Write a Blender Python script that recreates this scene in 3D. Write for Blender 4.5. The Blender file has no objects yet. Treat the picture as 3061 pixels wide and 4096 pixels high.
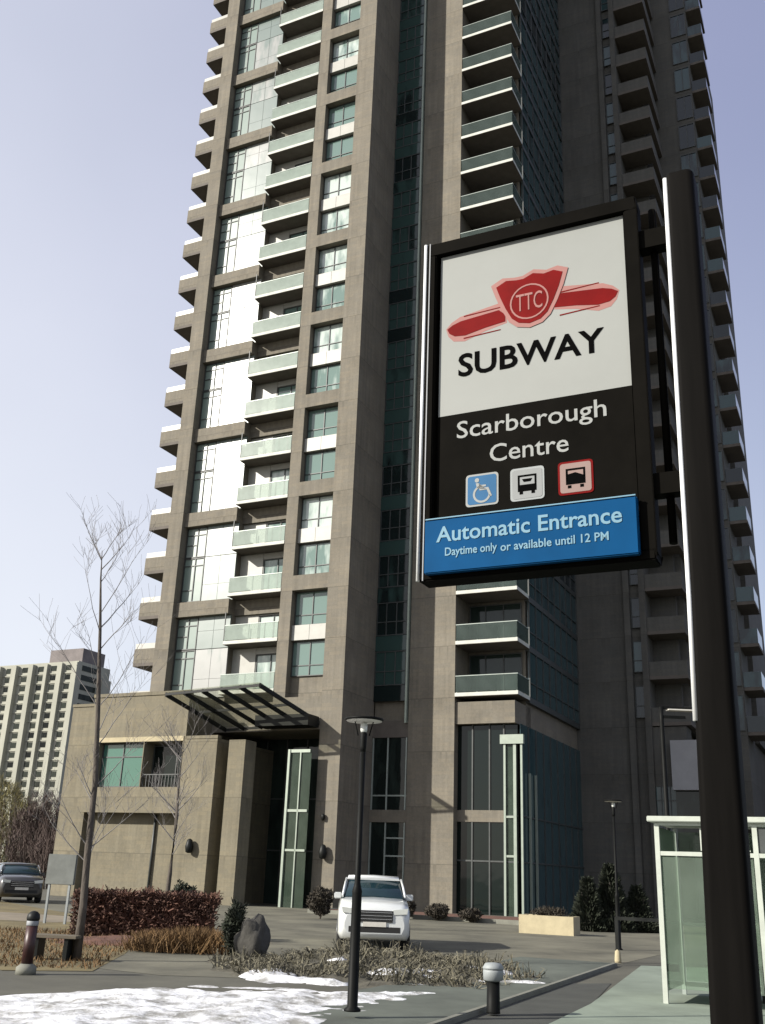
import bpy, bmesh, math, random
from mathutils import Vector, Matrix, noise
random.seed(7)
R = math.radians
scene = bpy.context.scene
COL = scene.collection
GA = R(-26.0)                      # the grid the tower, podium, sign and shelter share
GX = Vector((math.cos(GA), math.sin(GA), 0)); GY = Vector((-math.sin(GA), math.cos(GA), 0))

# ------------------------------------------------------------------ materials
MATS = {}
def nt(name):
    m = bpy.data.materials.new(name); m.use_nodes = True
    t = m.node_tree; b = t.nodes['Principled BSDF']
    MATS[name] = m
    return m, t, b
def L(t, a, b): t.links.new(a, b)
ALB = 0.87
def simple(name, col, rough=0.6, var=0.15, scale=3.0, metal=0.0, bump=0.0, coat=0.0, stretch=(1, 1, 1), spec=0.5, detail=4.0, coat_rough=0.05):
    col = tuple(c * ALB for c in col); m, t, b = nt(name)
    tc = t.nodes.new('ShaderNodeTexCoord'); mp = t.nodes.new('ShaderNodeMapping'); mp.inputs['Scale'].default_value = stretch
    L(t, tc.outputs['Object'], mp.inputs['Vector'])
    n = t.nodes.new('ShaderNodeTexNoise'); n.inputs['Scale'].default_value = scale; n.inputs['Detail'].default_value = detail; n.inputs['Roughness'].default_value = 0.65
    L(t, mp.outputs['Vector'], n.inputs['Vector'])
    r = t.nodes.new('ShaderNodeValToRGB'); e = r.color_ramp.elements
    e[0].position = 0.3; e[1].position = 0.7
    e[0].color = tuple(max(0, c * (1 - var)) for c in col) + (1,); e[1].color = tuple(min(1, c * (1 + var)) for c in col) + (1,)
    L(t, n.outputs['Fac'], r.inputs['Fac']); L(t, r.outputs['Color'], b.inputs['Base Color'])
    b.inputs['Roughness'].default_value = rough; b.inputs['Metallic'].default_value = metal
    b.inputs['Specular IOR Level'].default_value = spec
    if coat: b.inputs['Coat Weight'].default_value = coat; b.inputs['Coat Roughness'].default_value = coat_rough
    if bump:
        bp = t.nodes.new('ShaderNodeBump'); bp.inputs['Strength'].default_value = bump; bp.inputs['Distance'].default_value = 0.05
        L(t, n.outputs['Fac'], bp.inputs['Height']); L(t, bp.outputs['Normal'], b.inputs['Normal'])
    return m

def masonry(name, col, var=0.12):
    """brick-faced precast: big blotches, rain streaks and brick courses"""
    col = tuple(c * ALB for c in col)
    m, t, b = nt(name)
    tc = t.nodes.new('ShaderNodeTexCoord')
    n1 = t.nodes.new('ShaderNodeTexNoise'); n1.inputs['Scale'].default_value = 0.5; n1.inputs['Detail'].default_value = 6
    L(t, tc.outputs['Object'], n1.inputs['Vector'])
    mp = t.nodes.new('ShaderNodeMapping'); mp.inputs['Scale'].default_value = (4, 4, 0.12); L(t, tc.outputs['Object'], mp.inputs['Vector'])
    n2 = t.nodes.new('ShaderNodeTexNoise'); n2.inputs['Scale'].default_value = 1.0; n2.inputs['Detail'].default_value = 3; L(t, mp.outputs['Vector'], n2.inputs['Vector'])
    n3 = t.nodes.new('ShaderNodeTexNoise'); n3.inputs['Scale'].default_value = 9.0; n3.inputs['Detail'].default_value = 5; n3.inputs['Roughness'].default_value = 0.8; L(t, tc.outputs['Object'], n3.inputs['Vector'])
    # courses
    sx = t.nodes.new('ShaderNodeSeparateXYZ'); L(t, tc.outputs['Object'], sx.inputs[0])
    ad = t.nodes.new('ShaderNodeMath'); ad.operation = 'ADD'; L(t, sx.outputs['X'], ad.inputs[0]); L(t, sx.outputs['Y'], ad.inputs[1])
    cb = t.nodes.new('ShaderNodeCombineXYZ'); L(t, ad.outputs[0], cb.inputs[0]); L(t, sx.outputs['Z'], cb.inputs[1])
    br = t.nodes.new('ShaderNodeTexBrick'); br.inputs['Scale'].default_value = 1.0
    br.inputs['Brick Width'].default_value = 0.6; br.inputs['Row Height'].default_value = 0.2; br.inputs['Mortar Size'].default_value = 0.014
    br.inputs['Color1'].default_value = (0.95, 0.95, 0.95, 1); br.inputs['Color2'].default_value = (1.08, 1.05, 1.0, 1); br.inputs['Mortar'].default_value = (0.95, 0.95, 0.94, 1)
    L(t, cb.outputs[0], br.inputs['Vector'])
    s = t.nodes.new('ShaderNodeMath'); s.operation = 'ADD'; L(t, n1.outputs['Fac'], s.inputs[0]); L(t, n2.outputs['Fac'], s.inputs[1])
    s2 = t.nodes.new('ShaderNodeMath'); s2.operation = 'ADD'; L(t, s.outputs[0], s2.inputs[0]); L(t, n3.outputs['Fac'], s2.inputs[1])
    mr = t.nodes.new('ShaderNodeMapRange'); mr.inputs[1].default_value = 1.12; mr.inputs[2].default_value = 1.88; L(t, s2.outputs[0], mr.inputs[0])
    r = t.nodes.new('ShaderNodeValToRGB'); e = r.color_ramp.elements
    e[0].color = tuple(c * (1 - var) for c in col) + (1,); e[1].color = tuple(c * (1 + var) for c in col) + (1,)
    L(t, mr.outputs[0], r.inputs['Fac'])
    mx = t.nodes.new('ShaderNodeMix'); mx.data_type = 'RGBA'; mx.blend_type = 'MULTIPLY'; mx.inputs[0].default_value = 1.0
    L(t, r.outputs['Color'], mx.inputs[6]); L(t, br.outputs['Color'], mx.inputs[7])
    # storey joints in the cladding
    jz = t.nodes.new('ShaderNodeMath'); jz.operation = 'MULTIPLY_ADD'; jz.inputs[1].default_value = 1 / 2.685; jz.inputs[2].default_value = 100 - 10.21 / 2.685; L(t, sx.outputs['Z'], jz.inputs[0])
    jf = t.nodes.new('ShaderNodeMath'); jf.operation = 'FRACT'; L(t, jz.outputs[0], jf.inputs[0])
    jl = t.nodes.new('ShaderNodeMath'); jl.operation = 'LESS_THAN'; jl.inputs[1].default_value = 0.014; L(t, jf.outputs[0], jl.inputs[0])
    # dirt washed down below each joint, broken into streaks
    jd = t.nodes.new('ShaderNodeMapRange'); jd.inputs[1].default_value = 0.55; jd.inputs[2].default_value = 1.0; jd.inputs[3].default_value = 0.0; jd.inputs[4].default_value = 0.42; L(t, jf.outputs[0], jd.inputs[0])
    js = t.nodes.new('ShaderNodeMapRange'); js.inputs[1].default_value = 0.48; js.inputs[2].default_value = 0.66; L(t, n2.outputs['Fac'], js.inputs[0])
    jm = t.nodes.new('ShaderNodeMath'); jm.operation = 'MULTIPLY'; L(t, jd.outputs[0], jm.inputs[0]); L(t, js.outputs[0], jm.inputs[1])
    ja = t.nodes.new('ShaderNodeMath'); ja.operation = 'MULTIPLY_ADD'; ja.inputs[1].default_value = 0.4; ja.use_clamp = True; L(t, jl.outputs[0], ja.inputs[0]); L(t, jm.outputs[0], ja.inputs[2])
    m3 = t.nodes.new('ShaderNodeMix'); m3.data_type = 'RGBA'; L(t, ja.outputs[0], m3.inputs[0]); L(t, mx.outputs[2], m3.inputs[6]); m3.inputs[7].default_value = (0.035, 0.032, 0.026, 1)
    L(t, m3.outputs[2], b.inputs['Base Color'])
    b.inputs['Roughness'].default_value = 0.85; b.inputs['Specular IOR Level'].default_value = 0.25
    return m

def window_glass(name, dark, light, rough=0.04, split=0.5, spec=0.8, metal=0.0):
    """glazing: per-window random interior (blinds drawn or not) under a glossy pane, slightly wavy"""
    m, t, b = nt(name)
    oi = t.nodes.new('ShaderNodeObjectInfo'); tc = t.nodes.new('ShaderNodeTexCoord')
    sx = t.nodes.new('ShaderNodeSeparateXYZ'); L(t, tc.outputs['Object'], sx.inputs[0])
    n = t.nodes.new('ShaderNodeTexNoise'); n.noise_dimensions = '4D'; n.inputs['Scale'].default_value = 0.9; n.inputs['Detail'].default_value = 3
    mp = t.nodes.new('ShaderNodeMapping'); mp.inputs['Scale'].default_value = (2.2, 2.2, 0.7); L(t, tc.outputs['Object'], mp.inputs['Vector'])
    L(t, mp.outputs[0], n.inputs['Vector'])
    w = t.nodes.new('ShaderNodeMath'); w.operation = 'MULTIPLY'; w.inputs[1].default_value = 40; L(t, oi.outputs['Random'], w.inputs[0]); L(t, w.outputs[0], n.inputs['W'])
    a = t.nodes.new('ShaderNodeMath'); a.operation = 'ADD'; L(t, n.outputs['Fac'], a.inputs[0])
    k = t.nodes.new('ShaderNodeMath'); k.operation = 'MULTIPLY_ADD'; k.inputs[1].default_value = 0.8; k.inputs[2].default_value = -0.4 + (0.5 - split); L(t, oi.outputs['Random'], k.inputs[0]); L(t, k.outputs[0], a.inputs[1])
    r = t.nodes.new('ShaderNodeValToRGB'); e = r.color_ramp.elements
    e[0].position = 0.38; e[1].position = 0.62; e[0].color = dark + (1,); e[1].color = light + (1,)
    L(t, a.outputs[0], r.inputs['Fac']); L(t, r.outputs['Color'], b.inputs['Base Color'])
    b.inputs['Roughness'].default_value = rough; b.inputs['Specular IOR Level'].default_value = spec; b.inputs['Metallic'].default_value = metal
    n2 = t.nodes.new('ShaderNodeTexNoise'); n2.inputs['Scale'].default_value = 1.3; n2.inputs['Detail'].default_value = 1; L(t, tc.outputs['Object'], n2.inputs['Vector'])
    bp = t.nodes.new('ShaderNodeBump'); bp.inputs['Strength'].default_value = 0.08; bp.inputs['Distance'].default_value = 0.05
    L(t, n2.outputs['Fac'], bp.inputs['Height']); L(t, bp.outputs['Normal'], b.inputs['Normal'])
    return m

def clear_glass(name, tint, body, fac, rough=0.03, fres=1.0):
    """sheet glass: tinted see-through, partly milky, with a glossy reflection"""
    m, t, b = nt(name)
    out = t.nodes['Material Output']
    tr = t.nodes.new('ShaderNodeBsdfTransparent'); tr.inputs['Color'].default_value = tint + (1,)
    b.inputs['Base Color'].default_value = body + (1,); b.inputs['Roughness'].default_value = rough; b.inputs['Specular IOR Level'].default_value = 0.7
    tc = t.nodes.new('ShaderNodeTexCoord'); n = t.nodes.new('ShaderNodeTexNoise'); n.inputs['Scale'].default_value = 1.7; L(t, tc.outputs['Object'], n.inputs['Vector'])
    fr = t.nodes.new('ShaderNodeFresnel'); fr.inputs[0].default_value = 1.5
    ad = t.nodes.new('ShaderNodeMath'); ad.operation = 'MULTIPLY_ADD'; ad.inputs[1].default_value = 0.25; ad.inputs[2].default_value = fac - 0.125; L(t, n.outputs['Fac'], ad.inputs[0])
    a2 = t.nodes.new('ShaderNodeMath'); a2.operation = 'ADD'; a2.use_clamp = True; L(t, ad.outputs[0], a2.inputs[0]); fm_ = t.nodes.new('ShaderNodeMath'); fm_.operation = 'MULTIPLY'; fm_.inputs[1].default_value = fres; L(t, fr.outputs[0], fm_.inputs[0]); L(t, fm_.outputs[0], a2.inputs[1])
    mx = t.nodes.new('ShaderNodeMixShader'); L(t, a2.outputs[0], mx.inputs[0]); L(t, tr.outputs[0], mx.inputs[1]); L(t, b.outputs[0], mx.inputs[2])
    L(t, mx.outputs[0], out.inputs['Surface'])
    return m

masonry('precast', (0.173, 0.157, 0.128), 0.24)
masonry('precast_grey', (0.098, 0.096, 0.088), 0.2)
masonry('precast_podium', (0.176, 0.158, 0.115), 0.24)
simple('concrete_edge', (0.5, 0.51, 0.46), 0.7, 0.1, 2)
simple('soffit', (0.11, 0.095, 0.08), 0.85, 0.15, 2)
window_glass('white_panel', (0.09, 0.125, 0.112), (0.215, 0.22, 0.21), rough=0.32, split=0.72, spec=0.9)
simple('white_spandrel', (0.34, 0.335, 0.30), 0.5, 0.08, 2.0, coat=0.3, coat_rough=0.25)
simple('frame_dark', (0.045, 0.05, 0.048), 0.5, 0.2, 4)
simple('shelter_metal', (0.46, 0.49, 0.43), 0.4, 0.1, 4, metal=0.2)
simple('frame_light', (0.30, 0.34, 0.31), 0.4, 0.1, 4, metal=0.2)
simple('pale_metal', (0.30, 0.345, 0.29), 0.4, 0.08, 4, metal=0.3)
window_glass('pane_blinds', (0.12, 0.18, 0.16), (0.43, 0.49, 0.455), split=0.7)
window_glass('pane_left', (0.15, 0.20, 0.175), (0.27, 0.29, 0.27), split=0.9, rough=0.3, spec=0.6)
window_glass('pane_teal', (0.006, 0.012, 0.012), (0.028, 0.055, 0.05), rough=0.06, split=0.42, spec=0.4)
window_glass('pane_side', (0.006, 0.012, 0.016), (0.03, 0.06, 0.065), rough=0.05, split=0.5, spec=0.45)
window_glass('pane_lobby', (0.006, 0.010, 0.009), (0.02, 0.03, 0.026), rough=0.04, split=0.4, spec=0.35)
window_glass('pane_podium', (0.05, 0.13, 0.1), (0.3, 0.42, 0.36), split=0.66)
window_glass('pane_far', (0.01, 0.012, 0.012), (0.03, 0.035, 0.03), split=0.4, spec=0.08)
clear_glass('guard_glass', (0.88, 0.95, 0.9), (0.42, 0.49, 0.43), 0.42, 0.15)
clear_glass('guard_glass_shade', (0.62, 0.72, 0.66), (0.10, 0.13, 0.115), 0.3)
clear_glass('shelter_glass', (0.88, 0.95, 0.88), (0.3, 0.37, 0.30), 0.16)
clear_glass('vestibule_glass', (0.58, 0.68, 0.58), (0.085, 0.12, 0.09), 0.3)
clear_glass('canopy_glass', (0.97, 0.98, 0.93), (0.4, 0.41, 0.36), 0.16, 0.3, 0.15)
simple('black_steel', (0.010, 0.011, 0.010), 0.5, 0.3, 3, spec=0.2)
simple('lamp_black', (0.006, 0.0065, 0.006), 0.55, 0.3, 3, spec=0.1)
simple('sign_black', (0.005, 0.0045, 0.0036), 0.7, 0.3, 2.5, spec=0.02)
simple('pole_black', (0.005, 0.0045, 0.004), 0.6, 0.35, 2.0, spec=0.03, stretch=(4, 4, 0.3))
simple('highlight_silver', (0.8, 0.81, 0.8), 0.35, 0.05, 5, metal=0.15)  # bright silver for the added highlight strips on pole and cabinet
simple('sign_white', (0.285, 0.295, 0.28), 0.45, 0.035, 1.6, spec=0.1)
simple('sign_red', (0.145, 0.004, 0.004), 0.6, 0.15, 6, spec=0.05)
simple('sign_blue', (0.003, 0.056, 0.155), 0.6, 0.18, 1.5, spec=0.04)
simple('icon_blue', (0.03, 0.115, 0.24), 0.4, 0.1, 3, spec=0.1)
simple('icon_white', (0.25, 0.26, 0.26), 0.45, 0.05, 3, spec=0.1)
simple('icon_rose', (0.26, 0.185, 0.165), 0.45, 0.05, 3, spec=0.1)
simple('letter_black', (0.004, 0.004, 0.004), 0.8, 0.1, 3, spec=0.0)
simple('letter_white', (0.29, 0.3, 0.29), 0.5, 0.06, 3, spec=0.1)
simple('letter_pale_blue', (0.17, 0.3, 0.38), 0.5, 0.06, 3, spec=0.1)
simple('letter_rose', (0.31, 0.155, 0.14), 0.5, 0.06, 3, spec=0.1)
simple('asphalt', (0.076, 0.073, 0.055), 0.9, 0.35, 0.6, bump=0.3, detail=9)
simple('plaza_paving', (0.112, 0.106, 0.076), 0.9, 0.5, 0.5, bump=0.2, detail=9)
simple('sidewalk', (0.085, 0.096, 0.078), 0.85, 0.38, 0.7, bump=0.15, detail=9)
simple('road_dark', (0.045, 0.047, 0.04), 0.9, 0.3, 1.2, bump=0.3, detail=9)
simple('pad_concrete', (0.19, 0.225, 0.18), 0.85, 0.25, 0.8, detail=8)
simple('curb_concrete', (0.17, 0.17, 0.14), 0.85, 0.2, 2.0)
simple('dead_lawn', (0.125, 0.098, 0.04), 0.95, 0.45, 0.9, bump=0.5, detail=9)
simple('tan_path', (0.19, 0.158, 0.112), 0.9, 0.25, 0.8, detail=8)
simple('mulch', (0.085, 0.078, 0.056), 0.95, 0.55, 5.0, bump=0.8, detail=10)
simple('red_mulch', (0.11, 0.05, 0.032), 0.95, 0.4, 3.0, bump=0.8, detail=8)
simple('bark', (0.075, 0.062, 0.05), 0.9, 0.35, 6.0, bump=0.5, stretch=(3, 3, 0.6))
simple('twig', (0.19, 0.178, 0.172), 0.9, 0.3, 5.0)
simple('twig_purple', (0.085, 0.06, 0.052), 0.9, 0.4, 1.5)
simple('twig_willow', (0.17, 0.15, 0.06), 0.9, 0.4, 1.5)
simple('hedge_brown', (0.085, 0.04, 0.026), 0.9, 0.5, 2.0)
simple('grass_tan', (0.135, 0.076, 0.026), 0.85, 0.45, 2.5)
simple('dry_stalk', (0.115, 0.105, 0.072), 0.9, 0.65, 2.5)
simple('evergreen_dark', (0.018, 0.024, 0.012), 0.85, 0.5, 3.0)
simple('evergreen_brown', (0.035, 0.028, 0.018), 0.85, 0.5, 3.0)
simple('boulder_grey', (0.05, 0.047, 0.04), 0.9, 0.4, 2.5, bump=0.8)
simple('bollard_red', (0.035, 0.009, 0.007), 0.45, 0.3, 4.0)
simple('bollard_white', (0.6, 0.58, 0.52), 0.6, 0.1, 6)
simple('bench_wood', (0.12, 0.10, 0.07), 0.8, 0.3, 5, stretch=(0.5, 6, 6))
simple('cream_stone', (0.4, 0.345, 0.22), 0.85, 0.12, 3.0, bump=0.2)
simple('grey_panel', (0.25, 0.27, 0.27), 0.6, 0.12, 2.0)
simple('grey_weathered', (0.14, 0.15, 0.14), 0.8, 0.25, 2.0)
simple('car_white', (0.62, 0.64, 0.63), 0.3, 0.04, 1.5, coat=1.0)
simple('car_dark', (0.03, 0.028, 0.026), 0.35, 0.1, 1.5, coat=1.0)
simple('car_glass', (0.012, 0.03, 0.038), 0.05, 0.2, 1.0, spec=0.5)
simple('rubber', (0.012, 0.012, 0.012), 0.8, 0.2, 6)
simple('chrome', (0.6, 0.6, 0.6), 0.2, 0.05, 3, metal=0.9)
simple('lamp_glass', (0.6, 0.62, 0.58), 0.1, 0.05, 3, spec=0.8)
simple('far_wall', (0.33, 0.33, 0.275), 0.9, 0.15, 0.15, stretch=(1, 1, 0.4))
simple('far_dark', (0.05, 0.052, 0.055), 0.9, 0.2, 0.3)
simple('far_roof', (0.17, 0.15, 0.145), 0.9, 0.2, 0.3)
simple('grey_wall', (0.30, 0.30, 0.31), 0.85, 0.1, 0.8)
simple('mast_grey', (0.24, 0.25, 0.26), 0.6, 0.1, 3)
def snow_mat():
    m, t, b = nt('snow')
    tc = t.nodes.new('ShaderNodeTexCoord'); n = t.nodes.new('ShaderNodeTexNoise'); n.inputs['Scale'].default_value = 2.4; n.inputs['Detail'].default_value = 10; n.inputs['Roughness'].default_value = 0.75
    L(t, tc.outputs['Object'], n.inputs['Vector'])
    r = t.nodes.new('ShaderNodeValToRGB'); e = r.color_ramp.elements; e[0].position = 0.4; e[1].position = 0.58
    e[0].color = (0.26, 0.255, 0.235, 1); e[1].color = (0.86, 0.87, 0.9, 1)
    L(t, n.outputs['Fac'], r.inputs['Fac']); L(t, r.outputs['Color'], b.inputs['Base Color'])
    b.inputs['Roughness'].default_value = 0.7
    bp = t.nodes.new('ShaderNodeBump'); bp.inputs['Strength'].default_value = 0.9; bp.inputs['Distance'].default_value = 0.1
    L(t, n.outputs['Fac'], bp.inputs['Height']); L(t, bp.outputs['Normal'], b.inputs['Normal'])
snow_mat()

# ------------------------------------------------------------------ mesh helpers
class MB:
    def __init__(s): s.v = []; s.f = []; s.mi = []; s.cur = 0; s.smooth = False; s.sm = []
    def m(s, i): s.cur = i; return s
    def face(s, pts):
        i = len(s.v); s.v += [tuple(p) for p in pts]; s.f.append(tuple(range(i, i + len(pts)))); s.mi.append(s.cur); s.sm.append(s.smooth)
    def box(s, x0, x1, y0, y1, z0, z1, M=None):
        c = [(x0, y0, z0), (x1, y0, z0), (x1, y1, z0), (x0, y1, z0), (x0, y0, z1), (x1, y0, z1), (x1, y1, z1), (x0, y1, z1)]
        if M: c = [tuple(M @ Vector(p)) for p in c]
        i = len(s.v); s.v += c
        for q in ((0, 3, 2, 1), (4, 5, 6, 7), (0, 1, 5, 4), (1, 2, 6, 5), (2, 3, 7, 6), (3, 0, 4, 7)):
            s.f.append(tuple(i + k for k in q)); s.mi.append(s.cur); s.sm.append(False)
        return s
    def rings(s, rings, cap=True, smooth=True):
        """loft rings of equal point count"""
        n = len(rings[0]); base = len(s.v)
        for r in rings: s.v += [tuple(p) for p in r]
        for k in range(len(rings) - 1):
            for j in range(n):
                a = base + k * n + j; b = base + k * n + (j + 1) % n
                s.f.append((a, b, b + n, a + n)); s.mi.append(s.cur); s.sm.append(smooth)
        if cap:
            s.f.append(tuple(base + j for j in reversed(range(n)))); s.mi.append(s.cur); s.sm.append(False)
            s.f.append(tuple(base + (len(rings) - 1) * n + j for j in range(n))); s.mi.append(s.cur); s.sm.append(False)
        return s
    def tube(s, pts, rads, n=6, cap=True):
        pts = [Vector(p) for p in pts]; rings = []
        up = Vector((0, 0, 1))
        for i, p in enumerate(pts):
            d = (pts[min(i + 1, len(pts) - 1)] - pts[max(i - 1, 0)]).normalized()
            a = d.cross(up)
            if a.length < 1e-3: a = d.cross(Vector((1, 0, 0)))
            a.normalize(); b = d.cross(a)
            rings.append([p + (a * math.cos(2 * math.pi * k / n) - b * math.sin(2 * math.pi * k / n)) * rads[i] for k in range(n)])
        return s.rings(rings, cap)
    def lathe(s, prof, n=16, c=(0, 0, 0), smooth=True):
        rings = [[(c[0] + r * math.cos(2 * math.pi * k / n), c[1] + r * math.sin(2 * math.pi * k / n), c[2] + z) for k in range(n)] for r, z in prof]
        return s.rings(rings, True, smooth)
    def poly(s, pts, y0, y1):
        """(x,z) outline given thickness between y0 and y1 (y0 nearer the viewer)"""
        n = len(pts)
        ar = sum(pts[i][0] * pts[(i + 1) % n][1] - pts[(i + 1) % n][0] * pts[i][1] for i in range(n))
        if ar < 0: pts = pts[::-1]
        i = len(s.v); s.v += [(x, y0, z) for x, z in pts] + [(x, y1, z) for x, z in pts]
        s.f.append(tuple(range(i, i + n))); s.mi.append(s.cur); s.sm.append(False)
        s.f.append(tuple(reversed(range(i + n, i + 2 * n)))); s.mi.append(s.cur); s.sm.append(False)
        for k in range(n):
            a, b = i + k, i + (k + 1) % n
            s.f.append((a, a + n, b + n, b)); s.mi.append(s.cur); s.sm.append(False)
        return s
    def build(s, name, mats, parent=None, loc=(0, 0, 0), rz=0, bevel=0):
        me = bpy.data.meshes.new(name); me.from_pydata(s.v, [], s.f)
        if isinstance(mats, str): mats = [mats]
        for k in mats: me.materials.append(MATS[k])
        for p, mi, sm in zip(me.polygons, s.mi, s.sm): p.material_index = mi; p.use_smooth = sm
        if bevel:
            bm = bmesh.new(); bm.from_mesh(me)
            bmesh.ops.remove_doubles(bm, verts=bm.verts, dist=1e-4)
            eds = [e for e in bm.edges if len(e.link_faces) == 2 and e.calc_face_angle(0) > 0.6]
            bmesh.ops.bevel(bm, geom=eds, offset=bevel, segments=2, affect='EDGES', clamp_overlap=True)
            bm.to_mesh(me); bm.free()
        me.validate(); me.update()
        o = bpy.data.objects.new(name, me); COL.objects.link(o)
        o.location = loc; o.rotation_euler = (0, 0, rz)
        if parent: o.parent = parent
        return o
def empty(name, loc=(0, 0, 0), rz=0):
    o = bpy.data.objects.new(name, None); COL.objects.link(o); o.location = loc; o.rotation_euler = (0, 0, rz); o.empty_display_size = 0.3
    return o
def tag(o, label=None, cat=None, group=None, kind=None):
    if label: o['label'] = label
    if cat: o['category'] = cat
    if group: o['group'] = group
    if kind: o['kind'] = kind
    return o
def copy_tree(o, parent=None, kids=None):
    c = o.copy(); COL.objects.link(c)
    if parent: c.parent = parent
    for ch in list(o.children): copy_tree(ch, c)
    return c
def at_z(o, z):
    o.location = (o.location.x, o.location.y, z); return o

def text_mesh(body, size, mat, parent, name, cx, cz, y, width=None, offset=0.0, align='CENTER', shear=0.0):
    cu = bpy.data.curves.new(name, 'FONT'); cu.body = body; cu.size = size; cu.align_x = align; cu.align_y = 'CENTER'; cu.extrude = 0.0015; cu.offset = offset; cu.shear = shear
    cu.resolution_u = 3
    tmp = bpy.data.objects.new('tmp', cu); COL.objects.link(tmp)
    dg = bpy.context.evaluated_depsgraph_get(); dg.update()
    me = bpy.data.meshes.new_from_object(tmp.evaluated_get(dg)); bpy.data.objects.remove(tmp)
    xs = [v.co.x for v in me.vertices]; ys = [v.co.y for v in me.vertices]
    w = max(xs) - min(xs); mx = (max(xs) + min(xs)) / 2; my = (max(ys) + min(ys)) / 2
    k = (width / w) if width else 1.0
    for v in me.vertices:
        x, yy, z = v.co; v.co = (cx + (x - mx) * k, y - z, cz + (yy - my))
    me.materials.clear(); me.materials.append(MATS[mat])
    o = bpy.data.objects.new(name, me); COL.objects.link(o); o.parent = parent
    return o

# ------------------------------------------------------------------ camera
f, W2, H2 = 2164.0, 826.5, 1106.0
pitch, roll = R(19.9), R(2.2)
fw = Vector((0, math.cos(pitch), math.sin(pitch))); r0 = Vector((1, 0, 0)); u0 = r0.cross(fw)
rt = r0 * math.cos(roll) + u0 * math.sin(roll); up = u0 * math.cos(roll) - r0 * math.sin(roll)
cd = bpy.data.cameras.new('camera'); cam = bpy.data.objects.new('camera', cd); COL.objects.link(cam)
cam.matrix_world = Matrix(((rt.x, up.x, -fw.x, 0), (rt.y, up.y, -fw.y, 0), (rt.z, up.z, -fw.z, 1.6), (0, 0, 0, 1)))
cd.sensor_fit = 'VERTICAL'; cd.sensor_height = 36; cd.lens = 36 * f / 2212; cd.clip_start = 0.05; cd.clip_end = 6000
scene.camera = cam

# ------------------------------------------------------------------ light and sky
SUN_EL = R(27); sd = Vector((-0.943, -0.331, 0)).normalized()
to_sun = Vector((sd.x * math.cos(SUN_EL), sd.y * math.cos(SUN_EL), math.sin(SUN_EL)))
ld = bpy.data.lights.new('sun', 'SUN'); ld.energy = 5.0; ld.angle = R(0.5); ld.color = (1.0, 0.95, 0.86)
sun = bpy.data.objects.new('sun', ld); COL.objects.link(sun); sun.rotation_euler = to_sun.to_track_quat('Z', 'Y').to_euler(); sun.location = (-40, -20, 60)
wd = bpy.data.worlds.new('World'); scene.world = wd; wd.use_nodes = True
t = wd.node_tree; bg = t.nodes['Background']
sk = t.nodes.new('ShaderNodeTexSky'); sk.sky_type = 'NISHITA'; sk.sun_disc = False; sk.sun_elevation = SUN_EL; sk.sun_rotation = math.atan2(sd.x, sd.y)
sk.altitude = 100; sk.air_density = 1.0; sk.dust_density = 1.5; sk.ozone_density = 1.2
# thin high overcast veil over the clear sky: brighter on the sun's side, bluer away from it
tc = t.nodes.new('ShaderNodeTexCoord')
nz = t.nodes.new('ShaderNodeTexNoise'); nz.inputs['Scale'].default_value = 1.3; nz.inputs['Detail'].default_value = 5; L(t, tc.outputs['Generated'], nz.inputs['Vector'])
mr = t.nodes.new('ShaderNodeMapRange'); mr.inputs[1].default_value = 0.3; mr.inputs[2].default_value = 0.7; mr.inputs[3].default_value = 0.66; mr.inputs[4].default_value = 0.86; L(t, nz.outputs['Fac'], mr.inputs[0])
dt = t.nodes.new('ShaderNodeVectorMath'); dt.operation = 'DOT_PRODUCT'; dt.inputs[1].default_value = (sd.x, sd.y, -0.35); L(t, tc.outputs['Generated'], dt.inputs[0])
dm = t.nodes.new('ShaderNodeMapRange'); dm.interpolation_type = 'SMOOTHSTEP'; dm.inputs[1].default_value = -0.85; dm.inputs[2].default_value = 0.1; L(t, dt.outputs['Value'], dm.inputs[0])
vc = t.nodes.new('ShaderNodeMix'); vc.data_type = 'RGBA'; L(t, dm.outputs[0], vc.inputs[0]); vc.inputs[6].default_value = (2.9, 3.15, 4.9, 1); vc.inputs[7].default_value = (7.1, 7.25, 8.3, 1)
sz = t.nodes.new('ShaderNodeSeparateXYZ'); L(t, tc.outputs['Generated'], sz.inputs[0])
hz = t.nodes.new('ShaderNodeMapRange'); hz.interpolation_type = 'SMOOTHSTEP'; hz.inputs[1].default_value = 0.75; hz.inputs[2].default_value = 0.02; hz.inputs[3].default_value = 0.0; hz.inputs[4].default_value = 0.8; L(t, sz.outputs['Z'], hz.inputs[0])
hm_ = t.nodes.new('ShaderNodeMix'); hm_.data_type = 'RGBA'; L(t, hz.outputs[0], hm_.inputs[0]); L(t, vc.outputs[2], hm_.inputs[6]); hc = t.nodes.new('ShaderNodeMix'); hc.data_type = 'RGBA'; L(t, dm.outputs[0], hc.inputs[0]); hc.inputs[6].default_value = (5.3, 6.1, 7.4, 1); hc.inputs[7].default_value = (8.3, 8.5, 8.9, 1); L(t, hc.outputs[2], hm_.inputs[7])
mx = t.nodes.new('ShaderNodeMix'); mx.data_type = 'RGBA'; L(t, mr.outputs[0], mx.inputs[0]); L(t, sk.outputs[0], mx.inputs[6]); L(t, hm_.outputs[2], mx.inputs[7])
L(t, mx.outputs[2], bg.inputs['Color']); bg.inputs['Strength'].default_value = 0.0715
scene.view_settings.view_transform = 'Standard'; scene.view_settings.look = 'None'; scene.view_settings.exposure = 0.8; scene.view_settings.gamma = 1.0
scene.cycles.max_bounces = 6; scene.cycles.transparent_max_bounces = 12; scene.cycles.diffuse_bounces = 3; scene.cycles.glossy_bounces = 3
scene.cycles.sample_clamp_indirect = 4

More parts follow.
